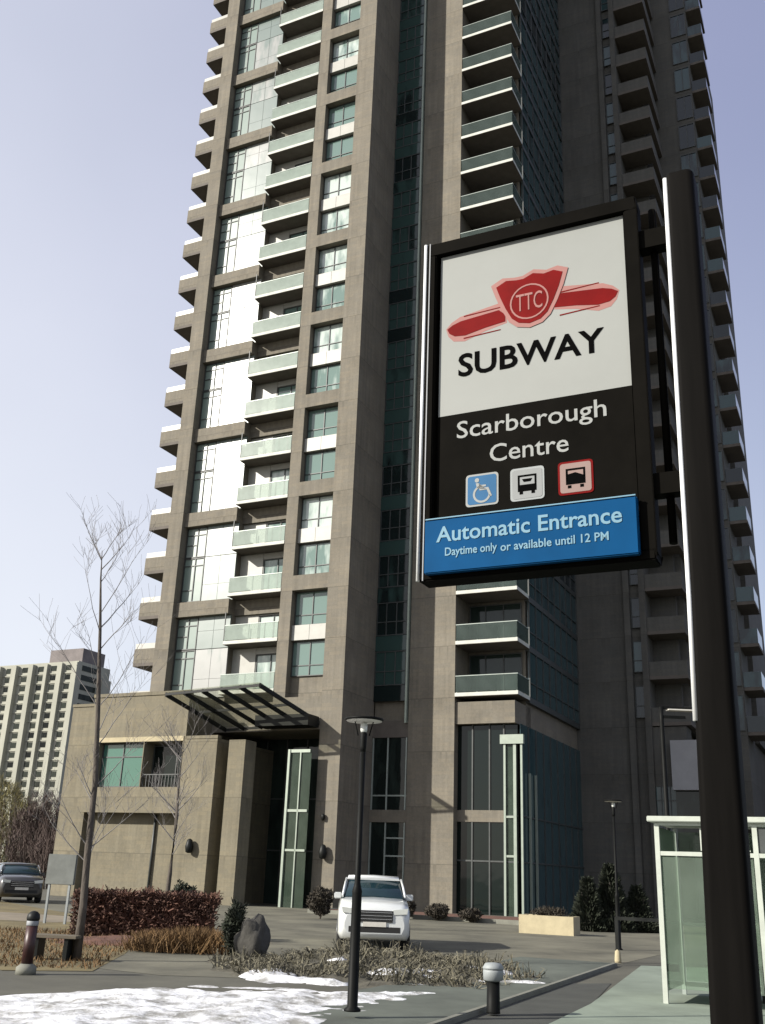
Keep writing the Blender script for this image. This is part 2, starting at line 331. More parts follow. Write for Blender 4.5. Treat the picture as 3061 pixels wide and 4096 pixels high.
# ------------------------------------------------------------------ the tower
C0 = Vector((-1.621, 50.041, 0))
FH, Z0, NF = 2.685, 10.25, 23
def zk(k): return Z0 + FH * k
HT = zk(NF) + 0.9
tower = tag(empty('apartment_tower', C0, GA), 'tall brown and glass apartment tower with stacked balconies filling the middle of the view', 'apartment building')
# masonry mass
w = MB()
w.box(-12, -1.2, 1.45, 18, 9.2, HT)                 # block 1 behind its front bays
w.box(-12, 0, 5.5, 18, 0, 9.2)                       # lobby back
w.box(-12, -11.05, 0, 1.45, 0, HT)                   # left column
w.box(-4.05, -3.35, 0, 1.45, 9.2, HT)                # middle column
w.box(-1.2, 0, 0, 3.6, 0, HT)                        # corner column and its shaded return
w.box(-11.05, -7.5, 0.66, 1.45, 9.3, HT); w.box(-7.5, -4.05, 1.2, 1.45, 9.3, HT)             # wall behind left window bay
w.box(-3.35, -1.2, 0.5, 1.45, 9.3, HT)
w.box(-11.05, -4.05, 0.3, 1.45, 8.9, 9.8)            # sill band over the lobby
w.box(-3.35, -1.2, -0.003, 1.45, 8.3, 9.95)
w.box(-4.05, -3.35, -0.003, 1.45, 8.3, 9.2)
w.box(-11.05, -4.05, 0.2, 5.5, 8.3, 8.9)             # soffit slab over the entrance recess
w.box(-4.05, -1.2, 1.45, 5.5, 8.3, 9.2)
w.box(0, 2.05, 3.72, 18, 9.0, HT)                    # notch back
w.box(0, 2.05, 5.0, 18, 0, 9.0)
w.box(2.05, 4.6, 3.47, 6.2, 0, HT)                   # pilaster
w.box(2.05, 7.75, 6.2, 15.4, 0, HT)                  # block 2
w.box(4.6, 7.75, 5.4, 6.2, 8.2, HT)
w.box(4.6, 7.75, 3.6, 6.2, 8.9, 10.0)                 # band over corner lobby glass
w.box(-12, 0, 18, 40, 0, HT); w.box(0, 2.05, 18, 40, 0, HT)
w.box(-8, 10, 6, 34, HT, HT + 5)
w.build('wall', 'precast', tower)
w = MB()
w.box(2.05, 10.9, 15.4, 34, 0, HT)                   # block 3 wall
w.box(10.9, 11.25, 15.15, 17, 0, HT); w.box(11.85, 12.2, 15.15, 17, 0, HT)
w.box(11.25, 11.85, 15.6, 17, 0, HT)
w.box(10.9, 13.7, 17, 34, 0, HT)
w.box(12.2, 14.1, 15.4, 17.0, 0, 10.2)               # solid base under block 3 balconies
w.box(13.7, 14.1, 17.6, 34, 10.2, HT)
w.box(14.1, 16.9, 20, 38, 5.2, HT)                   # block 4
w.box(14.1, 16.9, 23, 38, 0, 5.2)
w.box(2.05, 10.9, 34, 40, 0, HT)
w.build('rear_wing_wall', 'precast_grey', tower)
g = MB(); g.box(13.3, 15.6, 14.4, 15.39, 6.6, 9.3); g.build('projecting_bay', 'grey_wall', tower)
g = MB(); g.box(13.35, 15.55, 15.0, 15.385, 3.0, 6.59); g.build('dark_recess_block', 'pane_lobby', tower)  # dark glass block standing for the dark recess under the bay

# -- left window bay: window, white panel, spandrel beam
def window_obj(name, x0, x1, y, z0, z1, vx, tz, glass, frame, parent, fw_=0.05):
    p = MB(); p.box(x0 + 0.02, x1 - 0.02, y, y + 0.03, z0 + 0.02, z1 - 0.02)
    o = p.build(name, glass, parent)
    q = MB(); y0, y1 = y - 0.05, y + 0.005
    q.box(x0, x1, y0, y1, z0, z0 + fw_); q.box(x0, x1, y0, y1, z1 - fw_, z1)
    q.box(x0, x0 + fw_, y0, y1, z0 + fw_, z1 - fw_); q.box(x1 - fw_, x1, y0, y1, z0 + fw_, z1 - fw_)
    for x in vx: q.box(x - fw_ / 2, x + fw_ / 2, y0 + 0.004, y1, z0 + fw_, z1 - fw_)
    for z, xa, xb in tz: q.box(xa, xb, y0 + 0.008, y1, z - fw_ / 2, z + fw_ / 2)
    q.build('window_frame', frame, o)
    return o
def repeat(proto, ks, dz=FH, z0=None):
    """stack copies of a part (with its sub-parts) up the tower; proto stands at floor 0 height"""
    for k in ks:
        o = proto if k == ks[0] else copy_tree(proto, tower)
        o.location = (0, 0, zk(k))
floors = list(range(0, NF))
for par in (0, 1):
    top = FH - 0.04 if par == 0 else FH - 0.88
    ks = [k for k in floors if k % 2 == par]
    wn = window_obj('window', -11.0, -9.62, 0.58, 0.05 if par == 0 else 0.0, top, (-10.25,), ((0.75, -11.0, -10.25), (top - 0.45, -11.0, -9.62)), 'pane_left', 'frame_dark', tower)
    repeat(wn, ks)
    p = MB()
    for x0, x1 in ((-9.6, -8.56), (-8.54, -7.5)):
        for z0, z1 in ((0.0, 1.0), (1.015, top)): p.box(x0, x1, 0.56, 0.66, z0, z1)
    p.box(-9.6, -7.52, 0.6, 0.65, 0.0, top)
    repeat(p.build('infill_panel', 'white_panel', tower), ks)
    p = MB()
    p.box(-7.5, -6.02, 1.08, 1.2, 0.0, top); p.box(-6.0, -4.07, 1.08, 1.2, 2.3 if par == 0 else 1.75, top)
    repeat(p.build('balcony_back_panel', 'white_spandrel', tower), ks)
    d = window_obj('balcony_door', -5.98, -4.07, 1.14, 0.2, 2.28 if par == 0 else 1.74, (-5.05,), (), 'pane_blinds', 'frame_dark', tower)
    repeat(d, ks)
b = MB(); b.box(-11.05, -7.5, 0.25, 0.66, -0.86, -0.02); b.box(-7.5, -4.05, 0.9, 1.2, -0.86, -0.02)
repeat(b.build('spandrel_beam', 'precast', tower), [k for k in floors if k % 2 == 0 and k > 0])

# -- balconies between left bay and middle column
def balcony(name, x0, x1, y0, y1, glass, left=True, right=False, posts=(), rail_m='pale_metal', edge='concrete_edge', label=None):
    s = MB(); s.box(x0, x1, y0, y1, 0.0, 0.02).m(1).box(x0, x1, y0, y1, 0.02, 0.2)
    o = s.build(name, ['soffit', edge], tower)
    gl = MB(); gl.box(x0 + 0.03, x1 - 0.03, y0 + 0.04, y0 + 0.055, 0.24, 1.04)
    if left: gl.box(x0 + 0.03, x0 + 0.045, y0 + 0.06, y1 - 0.05, 0.24, 1.04)
    if right: gl.box(x1 - 0.045, x1 - 0.03, y0 + 0.06, y1 - 0.05, 0.24, 1.04)
    gl.build('guard_glass', glass, o)
    rl = MB(); rl.box(x0 + 0.01, x1 - 0.01, y0 + 0.025, y0 + 0.07, 1.04, 1.08)
    if left: rl.box(x0 + 0.01, x0 + 0.06, y0 + 0.07, y1, 1.04, 1.08)
    if right: rl.box(x1 - 0.06, x1 - 0.01, y0 + 0.07, y1, 1.04, 1.08)
    for px in posts: rl.box(px - 0.02, px + 0.02, y0 + 0.056, y0 + 0.095, 0.2, 1.04)
    rl.build('guard_rail', rail_m, o)
    return o
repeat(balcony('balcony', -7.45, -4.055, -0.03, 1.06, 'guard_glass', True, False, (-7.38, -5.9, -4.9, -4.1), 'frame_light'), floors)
pp = MB(); pp.box(-7.49, -7.45, 0.02, 0.08, 0.2, 1.8)
repeat(pp.build('balcony_post', 'frame_dark', tower), [k for k in floors if k % 2 == 1])
# -- right window bay of the sunlit face
b = MB(); b.box(-3.35, -1.2, 0.0, 0.5, 0.0, 0.82)
repeat(b.build('sill_beam', 'precast', tower), [k for k in floors if k % 2 == 0 and k > 0])
b = MB(); b.box(-3.33, -2.28, 0.2, 0.5, 0.02, 0.82); b.box(-2.26, -1.22, 0.2, 0.5, 0.02, 0.82)
repeat(b.build('sill_panel', 'white_spandrel', tower), [k for k in floors if k % 2 == 1])
repeat(window_obj('window', -3.33, -1.22, 0.45, 0.84, FH - 0.02, (-2.27,), ((1.4, -3.33, -1.22),), 'pane_blinds', 'frame_dark', tower, 0.045), floors)
# -- balconies of the left end with solid parapets
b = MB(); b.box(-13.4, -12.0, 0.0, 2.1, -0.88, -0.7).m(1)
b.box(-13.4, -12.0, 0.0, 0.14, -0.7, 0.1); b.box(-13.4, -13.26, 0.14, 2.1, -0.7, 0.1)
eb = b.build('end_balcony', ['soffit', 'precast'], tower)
q = MB(); q.box(-13.38, -12.02, 0.05, 0.08, 0.12, 0.42); q.box(-13.36, -13.33, 0.08, 2.08, 0.12, 0.42); q.build('guard_rail', 'white_spandrel', eb)
repeat(eb, floors)
# -- notch glazing
repeat(window_obj('window', 0.02, 1.84, 3.5, 0.75, FH - 0.1, (0.6, 1.2), ((1.5, 0.02, 1.84),), 'pane_teal', 'frame_dark', tower), floors)
b = MB(); b.box(0.0, 1.88, 3.46, 3.72, -0.08, 0.73)
repeat(b.build('notch_spandrel', 'pane_teal', tower), floors)
b = MB(); b.box(1.9, 2.0, 3.3, 3.72, 9.0, HT); b.build('downpipe', 'pale_metal', tower)
# -- block 2 balconies
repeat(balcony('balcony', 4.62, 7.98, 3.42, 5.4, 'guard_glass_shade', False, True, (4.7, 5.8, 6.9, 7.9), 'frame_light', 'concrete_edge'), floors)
d = window_obj('balcony_door', 4.7, 7.6, 5.33, 0.2, 2.5, (5.6, 6.6), (), 'pane_lobby', 'frame_dark', tower); repeat(d, floors)
# -- glazed side of block 2
def side_bay():
    p = MB(); p.box(7.86, 7.9, 5.5, 15.36, 0.22, FH - 0.02)
    o = p.build('glazed_bay', 'pane_side', tower)
    q = MB(); q.box(7.75, 7.96, 5.45, 15.38, -0.1, 0.2)
    for i in range(9):
        y = 5.5 + i * 1.225; q.box(7.84, 7.97, y, y + 0.06, 0.2, FH - 0.1)
    q.box(7.85, 7.95, 5.52, 15.35, 0.95, 1.0)
    q.build('mullion', 'frame_dark', o)
    return o
repeat(side_bay(), floors)
# -- block 3
d = window_obj('slit_window', 11.27, 11.83, 15.5, 0.5, FH - 0.3, (), ((1.2, 11.27, 11.83),), 'pane_side', 'frame_dark', tower); repeat(d, floors)
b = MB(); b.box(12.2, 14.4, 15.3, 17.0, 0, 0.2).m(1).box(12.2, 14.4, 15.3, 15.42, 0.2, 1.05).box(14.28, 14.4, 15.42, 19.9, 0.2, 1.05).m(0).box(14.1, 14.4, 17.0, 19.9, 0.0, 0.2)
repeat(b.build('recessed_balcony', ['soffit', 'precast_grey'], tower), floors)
# -- balconies on the right-hand edge
b = MB(); b.box(16.9, 18.0, 20.2, 23.0, 0, 0.2)
eb2 = b.build('edge_balcony', ['soffit'], tower)
q = MB(); q.box(16.92, 17.97, 20.24, 20.26, 0.22, 1.15); q.box(17.95, 17.97, 20.26, 22.95, 0.22, 1.15); q.build('guard_glass', 'pane_side', eb2)
repeat(eb2, floors)
d = window_obj('edge_window', 15.7, 16.85, 19.97, 0.25, 2.4, (16.3,), (), 'pane_side', 'frame_dark', tower); repeat(d, floors)
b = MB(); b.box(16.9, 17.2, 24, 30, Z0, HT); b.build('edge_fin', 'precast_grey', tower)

# -- ground floor
def glazing(name, x0, x1, y, z0, z1, vx, hz, glass, frame, along='x', fw_=0.07):
    p = MB(); q = MB()
    def bx(m, a, b_, d0, d1, c, d):
        if along == 'x': m.box(a, b_, y + d0, y + d1, c, d)
        else: m.box(y - d1, y - d0, a, b_, c, d)
    bx(p, x0, x1, 0, 0.03, z0, z1)
    o = p.build(name, glass, tower)
    for x in vx: bx(q, x - fw_ / 2, x + fw_ / 2, -0.06, 0.0, z0, z1)
    for z, a, b_ in hz: bx(q, a, b_, -0.05, 0.0, z - fw_ / 2, z + fw_ / 2)
    q.build('mullion', frame, o)
    return o
glazing('entrance_glazing', -11.0, -1.2, 3.4, 0, 8.3, [-10 + i * 1.25 for i in range(8)], [(2.6, -11, -1.2), (5.2, -11, -1.2)], 'pane_lobby', 'frame_dark')
glazing('notch_glazing', 0.0, 2.05, 3.6, 0.0, 8.3, (0.06, 0.9, 1.95), ((2.5, 0.9, 2.05), (5.4, 0.0, 2.05), (3.35, 0.9, 1.95), (0.1, 0, 2.05)), 'pane_lobby', 'frame_light')
b = MB(); b.box(0.003, 2.05, 3.5, 3.7, 4.1, 4.7); b.build('transom_panel', 'precast', tower)
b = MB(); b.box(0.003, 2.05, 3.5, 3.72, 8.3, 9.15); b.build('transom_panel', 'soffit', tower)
glazing('corner_lobby_glazing', 4.6, 7.75, 4.0, 0.0, 8.9, (5.4, 6.3, 7.05), ((4.5, 4.6, 7.75), (2.4, 4.6, 7.75)), 'pane_lobby', 'frame_dark')
b = MB(); b.box(4.6, 7.1, 3.92, 3.99, 4.2, 4.75); b.build('transom_panel', 'precast', tower)
glazing('side_lobby_glazing', 4.0, 15.38, 7.9, 0.0, 8.9, [5.2 + i * 1.3 for i in range(8)], [(4.5, 4.0, 15.38), (2.4, 4.0, 15.38)], 'pane_side', 'frame_dark', 'y')
b = MB()
b.box(7.06, 7.16, 3.86, 3.96, 0, 7.9); b.box(7.55, 7.7, 3.86, 3.96, 0, 7.9); b.box(7.92, 8.02, 3.86, 3.98, 0, 7.9); b.box(7.94, 8.04, 5.1, 5.2, 0, 6.6); b.box(7.94, 8.04, 6.1, 6.2, 0, 6.6)
b.box(6.9, 8.1, 3.78, 4.0, 7.9, 8.35); b.box(7.16, 7.55, 3.88, 3.94, 4.4, 4.5); b.box(7.16, 7.55, 3.88, 3.94, 2.6, 2.7)
b.build('portal_frame', 'pale_metal', tower)
p = MB(); p.box(7.16, 7.55, 3.96, 3.985, 0, 7.9); p.build('portal_pane', 'vestibule_glass', tower)
# pillar beside the entrance, vestibule
b = MB(); b.box(-5.15, -4.2, -2.0, -1.0, 0, 7.6); b.build('entrance_pillar', 'precast_podium', tower)
vb = MB(); vb.box(-2.45, -2.42, -0.6, 1.4, 0, 7.2); vb.box(-2.4, -1.25, -0.6, -0.57, 0, 7.2)
vo = vb.build('vestibule', 'vestibule_glass', tower)
q = MB(); q.box(-2.52, -2.4, -0.7, -0.58, 0, 7.25); q.box(-2.4, -1.3, -0.66, -0.6, 7.1, 7.25); q.box(-2.4, -1.3, -0.66, -0.6, 2.5, 2.6); q.box(-1.85, -1.79, -0.66, -0.6, 0, 7.1); q.box(-2.4, -1.3, -0.66, -0.6, 4.3, 4.42)
q.build('vestibule_frame', 'pale_metal', vo)
# block 3/4 ground windows
for (x0, x1, y, z0, z1) in ((11.9, 13.6, 15.36, 4.0, 6.9),):
    window_obj('window', x0, x1, y, z0, z1, (12.5, 13.0), ((6.1, x0, x1),), 'pane_side', 'frame_dark', tower)
window_obj('ground_window', 14.3, 16.7, 22.9, 0.6, 4.6, (15.1, 15.9), ((3.0, 14.3, 16.7),), 'pane_side', 'frame_dark', tower)
for x, y, z in ((-0.55, -0.13, 2.5), ):
    lm = MB(); lm.lathe([(0.06, -0.3), (0.16, -0.25), (0.2, 0.0), (0.13, 0.3), (0.05, 0.36)], 10, (x, y - 0.08, z)); lm.box(x - 0.05, x + 0.05, y - 0.05, y + 0.13, z - 0.1, z + 0.1)
    lm.build('wall_lamp', 'black_steel', tower)
lm = MB(); lm.lathe([(0.03, -0.15), (0.09, -0.1), (0.1, 0.1), (0.04, 0.16)], 8, (-0.7, -0.1, 4.1)); lm.box(-0.73, -0.67, -0.1, 0.0, 4.05, 4.15); lm.build('camera_dome', 'black_steel', tower)
# canopy (butterfly glass roof over the entrance)
cv = {'FL': Vector((-7.95, -3.8, 9.55)), 'FR': Vector((-2.5, -3.8, 9.78)), 'BL': Vector((-6.75, -0.05, 8.28)), 'BR': Vector((-1.25, -0.05, 8.5))}
def cpt(u, v): return cv['FL'].lerp(cv['FR'], u).lerp(cv['BL'].lerp(cv['BR'], u), v)
b = MB()
def beam(m, a, b_, wd_, hh):
    d = (b_ - a).normalized(); s = d.cross(Vector((0, 0, 1))).normalized() * wd_ / 2; u_ = Vector((0, 0, hh))
    r0_ = [a - s, a + s, a + s + u_, a - s + u_]; r1_ = [b_ - s, b_ + s, b_ + s + u_, b_ - s + u_]
    m.rings([r0_, r1_], True, False)
ra = MB()
for i in range(6): beam(ra, cpt(i / 5, 0), cpt(i / 5, 1), 0.1, 0.2)
for v in (0.0, 0.5, 1.0): beam(ra, cpt(0, v) + Vector((0, 0, 0.04)), cpt(1, v) + Vector((0, 0, 0.04)), 0.07, 0.12)
can = ra.build('entrance_canopy', 'black_steel', tower)
gu = MB(); gu.box(-4.3, -1.25, -1.15, -0.06, 8.36, 8.9); gu.build('canopy_shadow_block', 'black_steel', can)  # solid block added to throw more canopy shadow onto the corner column
gp = MB(); h = Vector((0, 0, 0.215)); th = Vector((0, 0, 0.03))
q4 = [cpt(0, 0) + h, cpt(1, 0) + h, cpt(1, 1) + h, cpt(0, 1) + h]
gp.rings([q4, [p_ + th for p_ in q4]], True, False); gp.build('canopy_glass', 'canopy_glass', can)

# ------------------------------------------------------------------ podium wing
pod = tag(empty('podium_building', C0 + GX * -10 + GY * -2, GA), 'low tan masonry wing with teal window and dark loggia left of the tower entrance', 'building')
w = MB()
# local x = tower x + 10, y = tower y + 2
w.box(-4.0, -3.3, 0, 10, 4.1, 10.0); w.box(-3.3, -0.4, 0, 10, 7.6, 10.0); w.box(-3.3, -0.4, 0, 10, 4.1, 5.35); w.box(-0.4, -0.35, 0, 10, 4.1, 10.0)
w.box(-0.35, 2.05, 0, 10, 7.6, 10.0); w.box(-0.35, 2.05, 0, 10, 4.1, 5.35); w.box(2.05, 2.2, 0, 10, 4.1, 10.0)
w.box(-3.3, 2.05, 0.9, 10, 5.35, 7.6)
w.box(2.2, 4.14, 0.003, 6.5, 0, 7.7)
w.box(-4.0, 2.2, 0.75, 10, 0, 4.1)
w.box(-5.7, -4.0, 0.3, 10, 0, 9.6)
w.build('wall', 'precast_podium', pod)
cp = MB(); cp.box(-4.05, 2.25, -0.05, 0.25, 10.0, 10.18); cp.box(-5.72, -4.05, 0.25, 0.5, 9.6, 9.75); cp.box(2.25, 4.16, -0.03, 0.3, 7.7, 7.85); cp.build('coping', 'precast_podium', pod)
lb = MB(); lb.box(-3.35, 2.1, -0.04, 0.1, 7.62, 7.86); lb.build('lintel', 'cream_stone', pod)
def wobj(parent, *a):
    o = window_obj(*a[:-1], parent); return o
window_obj('window', -3.28, -0.42, 0.35, 5.37, 7.58, (-1.9,), ((6.9, -3.28, -0.42),), 'pane_podium', 'frame_dark', pod)
window_obj('loggia_door', -0.3, 2.0, 0.82, 5.37, 7.5, (1.2,), (), 'pane_lobby', 'frame_dark', pod)
rl = MB(); rl.box(-0.34, 2.04, 0.1, 0.16, 5.95, 6.0)
for i in range(12): rl.box(-0.3 + i * 0.2, -0.27 + i * 0.2, 0.11, 0.15, 5.35, 5.95)
rl.build('railing', 'frame_dark', pod)
dp = MB(); dp.tube([(0.35, 0.66, 0.0), (0.35, 0.66, 4.05)], [0.06, 0.06], 8); dp.build('downpipe', 'frame_dark', pod)
lm = MB(); lm.lathe([(0.06, -0.3), (0.16, -0.25), (0.2, 0.0), (0.13, 0.3), (0.05, 0.36)], 10, (3.2, -0.2, 2.55)); lm.box(3.15, 3.25, -0.15, 0.01, 2.45, 2.65); lm.build('wall_lamp', 'black_steel', pod)
rf = MB(); rf.box(1.0, 1.6, 3, 3.6, 10.0, 11.1); rf.build('roof_vent', 'white_spandrel', pod)

# ------------------------------------------------------------------ distant tower
ft = tag(empty('distant_apartment_tower', (-90.0, 300, 0), GA), 'distant cream apartment tower with rows of small dark windows at the left edge', 'apartment building')
w = MB(); w.box(-44, 0, 0.6, 15, 0, 59); w.box(-1.8, 0, 0, 0.6, 0, 58.6); w.box(0, 1.8, 10, 14, 0, 55)
for x0, x1, d in ((-7.2, -5.4, 0.5), (-12.4, -11.2, 0.5), (-18.4, -16.6, 0.9), (-25.4, -23.4, 0.9), (-32, -30, 0.9)): w.box(x0, x1, -d, 0.6, 0, 58.4)
w.build('wall', 'far_wall', ft)
w = MB(); w.box(-14, -1, 3, 13, 59, 63.4); w.build('roof', 'far_roof', ft)
w = MB()
for k in range(20): w.box(-44, -1.85, 0.35, 0.6, 1.2 + k * 2.85, 1.5 + k * 2.85)
w.build('floor_band', 'far_wall', ft)
fxs = ((-3.6, 1.9), (-9.4, 2.0), (-14.4, 2.3), (-20.8, 2.6), (-27.4, 2.6))
for xs, wd_ in fxs:
    p = MB(); p.box(xs - wd_ / 2, xs + wd_ / 2, 0.5, 0.62, 0, 1.55); o = p.build('window', 'pane_far', ft); o.location = (0, 0, 2.2)
    for k in range(1, 20):
        c = o.copy(); COL.objects.link(c); c.parent = ft; c.location = (0, 0, 2.2 + k * 2.85)
p = MB(); p.box(-0.02, 0.1, 2.4, 9.2, 0, 1.6); o = p.build('side_window', 'pane_far', ft); o.location = (0, 0, 2.2)
for k in range(1, 20):
    c = o.copy(); COL.objects.link(c); c.parent = ft; c.location = (0, 0, 2.2 + k * 2.85)

# low dark block at the right edge
nb = tag(empty('low_building', (26.6, 70, 0)), 'low dark building glimpsed at the right edge between pole and sky', 'building')
w = MB(); w.box(0, 30, 0, 20, 0, 12.2); w.build('wall', 'far_dark', nb)
w = MB(); w.box(-0.3, 30.3, -0.3, 20.3, 12.2, 12.6); w.build('roof', 'far_roof', nb)
for z in (2, 5.4, 8.8):
    p = MB(); p.box(0.8, 29, -0.06, 0.01, z, z + 1.7); p.build('window', 'pane_far', nb)

# ------------------------------------------------------------------ ground
def sheet(name, pts, z, mat, kind='structure'):
    m = MB(); m.face([(x, y, z) for x, y in pts]); o = m.build(name, mat); o['kind'] = kind; return o
g_ = MB(); N = 48
g_.face([(2500 * math.cos(2 * math.pi * i / N), 2500 * math.sin(2 * math.pi * i / N), 0) for i in range(N)])
tag(g_.build('ground', 'asphalt'), kind='structure')
sheet('plaza', [(-3.2, 17.2), (1.6, 17.5), (5.3, 23), (13, 38), (16, 45), (-4, 52), (-20, 44), (-8, 26), (-5.2, 18.5)], 0.004, 'plaza_paving')
sheet('lawn', [(-40, 30), (-8.6, 22.0), (-5.6, 17.0), (-4.3, 17.4), (-4.6, 21), (-6, 30), (-16, 46), (-40, 60)], 0.008, 'dead_lawn')
sheet('path', [(-40, 36), (-8.8, 30.5), (-7.6, 33.5), (-40, 48)], 0.012, 'tan_path')
def along(p, d, s): return (p[0] + d[0] * s, p[1] + d[1] * s)
cdv = Vector((4.30, 9.94, 0)).normalized(); cn = Vector((cdv.y, -cdv.x, 0)); c1 = Vector((0.94, 12.94, 0))
def cq(s, w_): p_ = c1 + cdv * s + cn * w_; return (p_.x, p_.y)
# sidewalk: raised slab left of the curb, the lower gutter lane right of it
sw = MB(); a_ = [cq(-14, -0.02), cq(11, -0.02), cq(11, -2.1), cq(-14, -2.1)]
sw.rings([[(x, y, 0.0) for x, y in a_], [(x, y, 0.03) for x, y in a_]], True, False); tag(sw.build('sidewalk', 'sidewalk'), kind='structure')
cbm = MB(); a_ = [cq(-14, 0.0), cq(10.5, 0.0), cq(10.5, 0.1), cq(-14, 0.1)]
cbm.rings([[(x, y, -0.02) for x, y in a_], [(x, y, 0.07) for x, y in a_]], True, False); tag(cbm.build('curb', 'curb_concrete', bevel=0.015), kind='structure')
sheet('lane', [cq(-14, 0.11), cq(6, 0.11), cq(6.6, 0.7), cq(2.8, 1.1), cq(-14, 1.1)], 0.006, 'road_dark')
sheet('shelter_pad', [cq(-8, 1.1), cq(3.2, 1.05), cq(11, 0.5), cq(14, 7), cq(0, 12)], 0.016, 'pad_concrete')

def field(name, x0, x1, y0, y1, res, hf, mat, kind, label=None, cat=None):
    """height field that dips under the ground outside its outline, so its edge is ragged"""
    nx = int((x1 - x0) / res); ny = int((y1 - y0) / res); v = []; fc = []
    hs = []
    for j in range(ny + 1):
        for i in range(nx + 1):
            x = x0 + i * res; y = y0 + j * res; hh = hf(x, y); v.append((x, y, hh)); hs.append(hh)
    for j in range(ny):
        for i in range(nx):
            a = j * (nx + 1) + i; q_ = (a, a + 1, a + nx + 2, a + nx + 1)
            if max(hs[k] for k in q_) > 0: fc.append(q_)
    me = bpy.data.meshes.new(name); me.from_pydata(v, [], fc); me.materials.append(MATS[mat])
    for p in me.polygons: p.use_smooth = True
    bm = bmesh.new(); bm.from_mesh(me); bmesh.ops.delete(bm, geom=[x for x in bm.verts if not x.link_faces], context='VERTS'); bm.to_mesh(me); bm.free()
    o = bpy.data.objects.new(name, me); COL.objects.link(o)
    return tag(o, label, cat, kind=kind)
def nz2(x, y, s, o=0): return noise.noise(Vector((x * s, y * s, o)))
def edge_snow(x, y):
    # distances inside the snow outline: far edge, right edge along the sidewalk
    far = 15.95 + 0.45 * nz2(x, 0, 0.7, 3) + (0.12 * (x + 0.2) if x > 0 else 0) - (1.0 * max(0, -2.3 - x)) - y
    right = ((c1.x + (y - c1.y) * 0.36) - 1.05 + 0.5 * nz2(0, y, 0.6, 8) - x) if y < 16.2 else (1.7 - x)
    return min(far, right)
def snow_h(x, y):
    d = edge_snow(x, y); n_ = nz2(x, y, 0.9) * 0.5 + nz2(x, y, 2.7, 4) * 0.35 + nz2(x, y, 6.5, 9) * 0.22
    base = min(0.075, 0.08 * d) + 0.1 * n_ * min(1, 0.4 + max(0, d)) + 0.01
    bare = math.exp(-(((x + 2.2) / 1.5) ** 2 + ((y - 15.35) / 0.28) ** 2)) * 0.2
    return base - bare
field('snow', -9, 2.2, 6, 17.6, 0.07, snow_h, 'snow', 'structure')
def bed_h(x, y):
    cx, cy = 0.1, 19.6
    a, b_ = (x - cx) / 2.7, (y - cy) / 2.9
    ang = 0.42; a, b_ = a * math.cos(ang) - b_ * math.sin(ang) * 0.5, b_ * math.cos(ang) + a * math.sin(ang) * 0.5
    d = 1 - math.sqrt(a * a + b_ * b_)
    return 0.26 * d + 0.07 * nz2(x, y, 1.6, 2) + 0.04 * nz2(x, y, 5, 7)
field('flower_bed', -3.6, 3.6, 15.8, 23.6, 0.1, bed_h, 'mulch', 'structure')
def bed_snow(x, y):
    return bed_h(x, y) + 0.09 * (nz2(x, y, 0.9, 31) + 0.5 * nz2(x, y, 2.5, 12)) - 0.012 - (0.03 if y > 18 else 0.0)
field('snow_patches', -3.4, 3.4, 16.0, 23.0, 0.07, lambda x, y: bed_snow(x, y) if bed_snow(x, y) > bed_h(x, y) + 0.004 and bed_h(x, y) > -0.05 else -0.1, 'snow', 'structure')
def ssn(x, y): return 0.05 - 0.22 * math.hypot((x - 2.35) / 0.95, (y - 18.0) / 0.35) ** 2 * 0.25 + 0.03 * nz2(x, y, 2)
field('snow_strip', 1.2, 3.5, 17.2, 18.8, 0.06, ssn, 'snow', 'structure')

def litter_h(x, y):
    return 0.1 - 0.14 * math.hypot((x + 5.0) / 2.6, (y - 24.1) / 1.9) ** 2 + 0.05 * nz2(x, y, 1.4, 3) + 0.03 * nz2(x, y, 4.5, 6)
field('leaf_litter_bed', -8.2, -1.8, 21.6, 26.4, 0.1, litter_h, 'red_mulch', 'structure')
# ------------------------------------------------------------------ vegetation helpers
def branch(mb, p, d, ln, r, depth, spread, rng, segs=4, gravity=0.0, kids=3, sides=5):
    pts = [Vector(p)]; rads = [r]; dd = Vector(d).normalized()
    for i in range(segs):
        dd = (dd + Vector((rng.uniform(-1, 1), rng.uniform(-1, 1), rng.uniform(-0.3, 0.6))) * 0.13 + Vector((0, 0, gravity))).normalized()
        pts.append(pts[-1] + dd * ln / segs); rads.append(max(0.0025, r * (1 - 0.75 * (i + 1) / segs)))
    mb.tube(pts, rads, sides if depth > 1 else 3, False)
    if depth <= 0: return
    for k in range(kids + (1 if depth > 1 else 0)):
        tt = rng.uniform(0.3, 1.0); i = min(segs - 1, int(tt * segs)); q = pts[i].lerp(pts[i + 1], tt * segs - i)
        ax = Vector((rng.uniform(-1, 1), rng.uniform(-1, 1), rng.uniform(0.1, 0.6))).normalized()
        nd = (dd * (1 - spread) + ax * spread).normalized()
        branch(mb, q, nd, ln * rng.uniform(0.45, 0.7), max(0.0035, rads[i] * 0.5), depth - 1, spread, rng, segs, gravity, kids, 4)
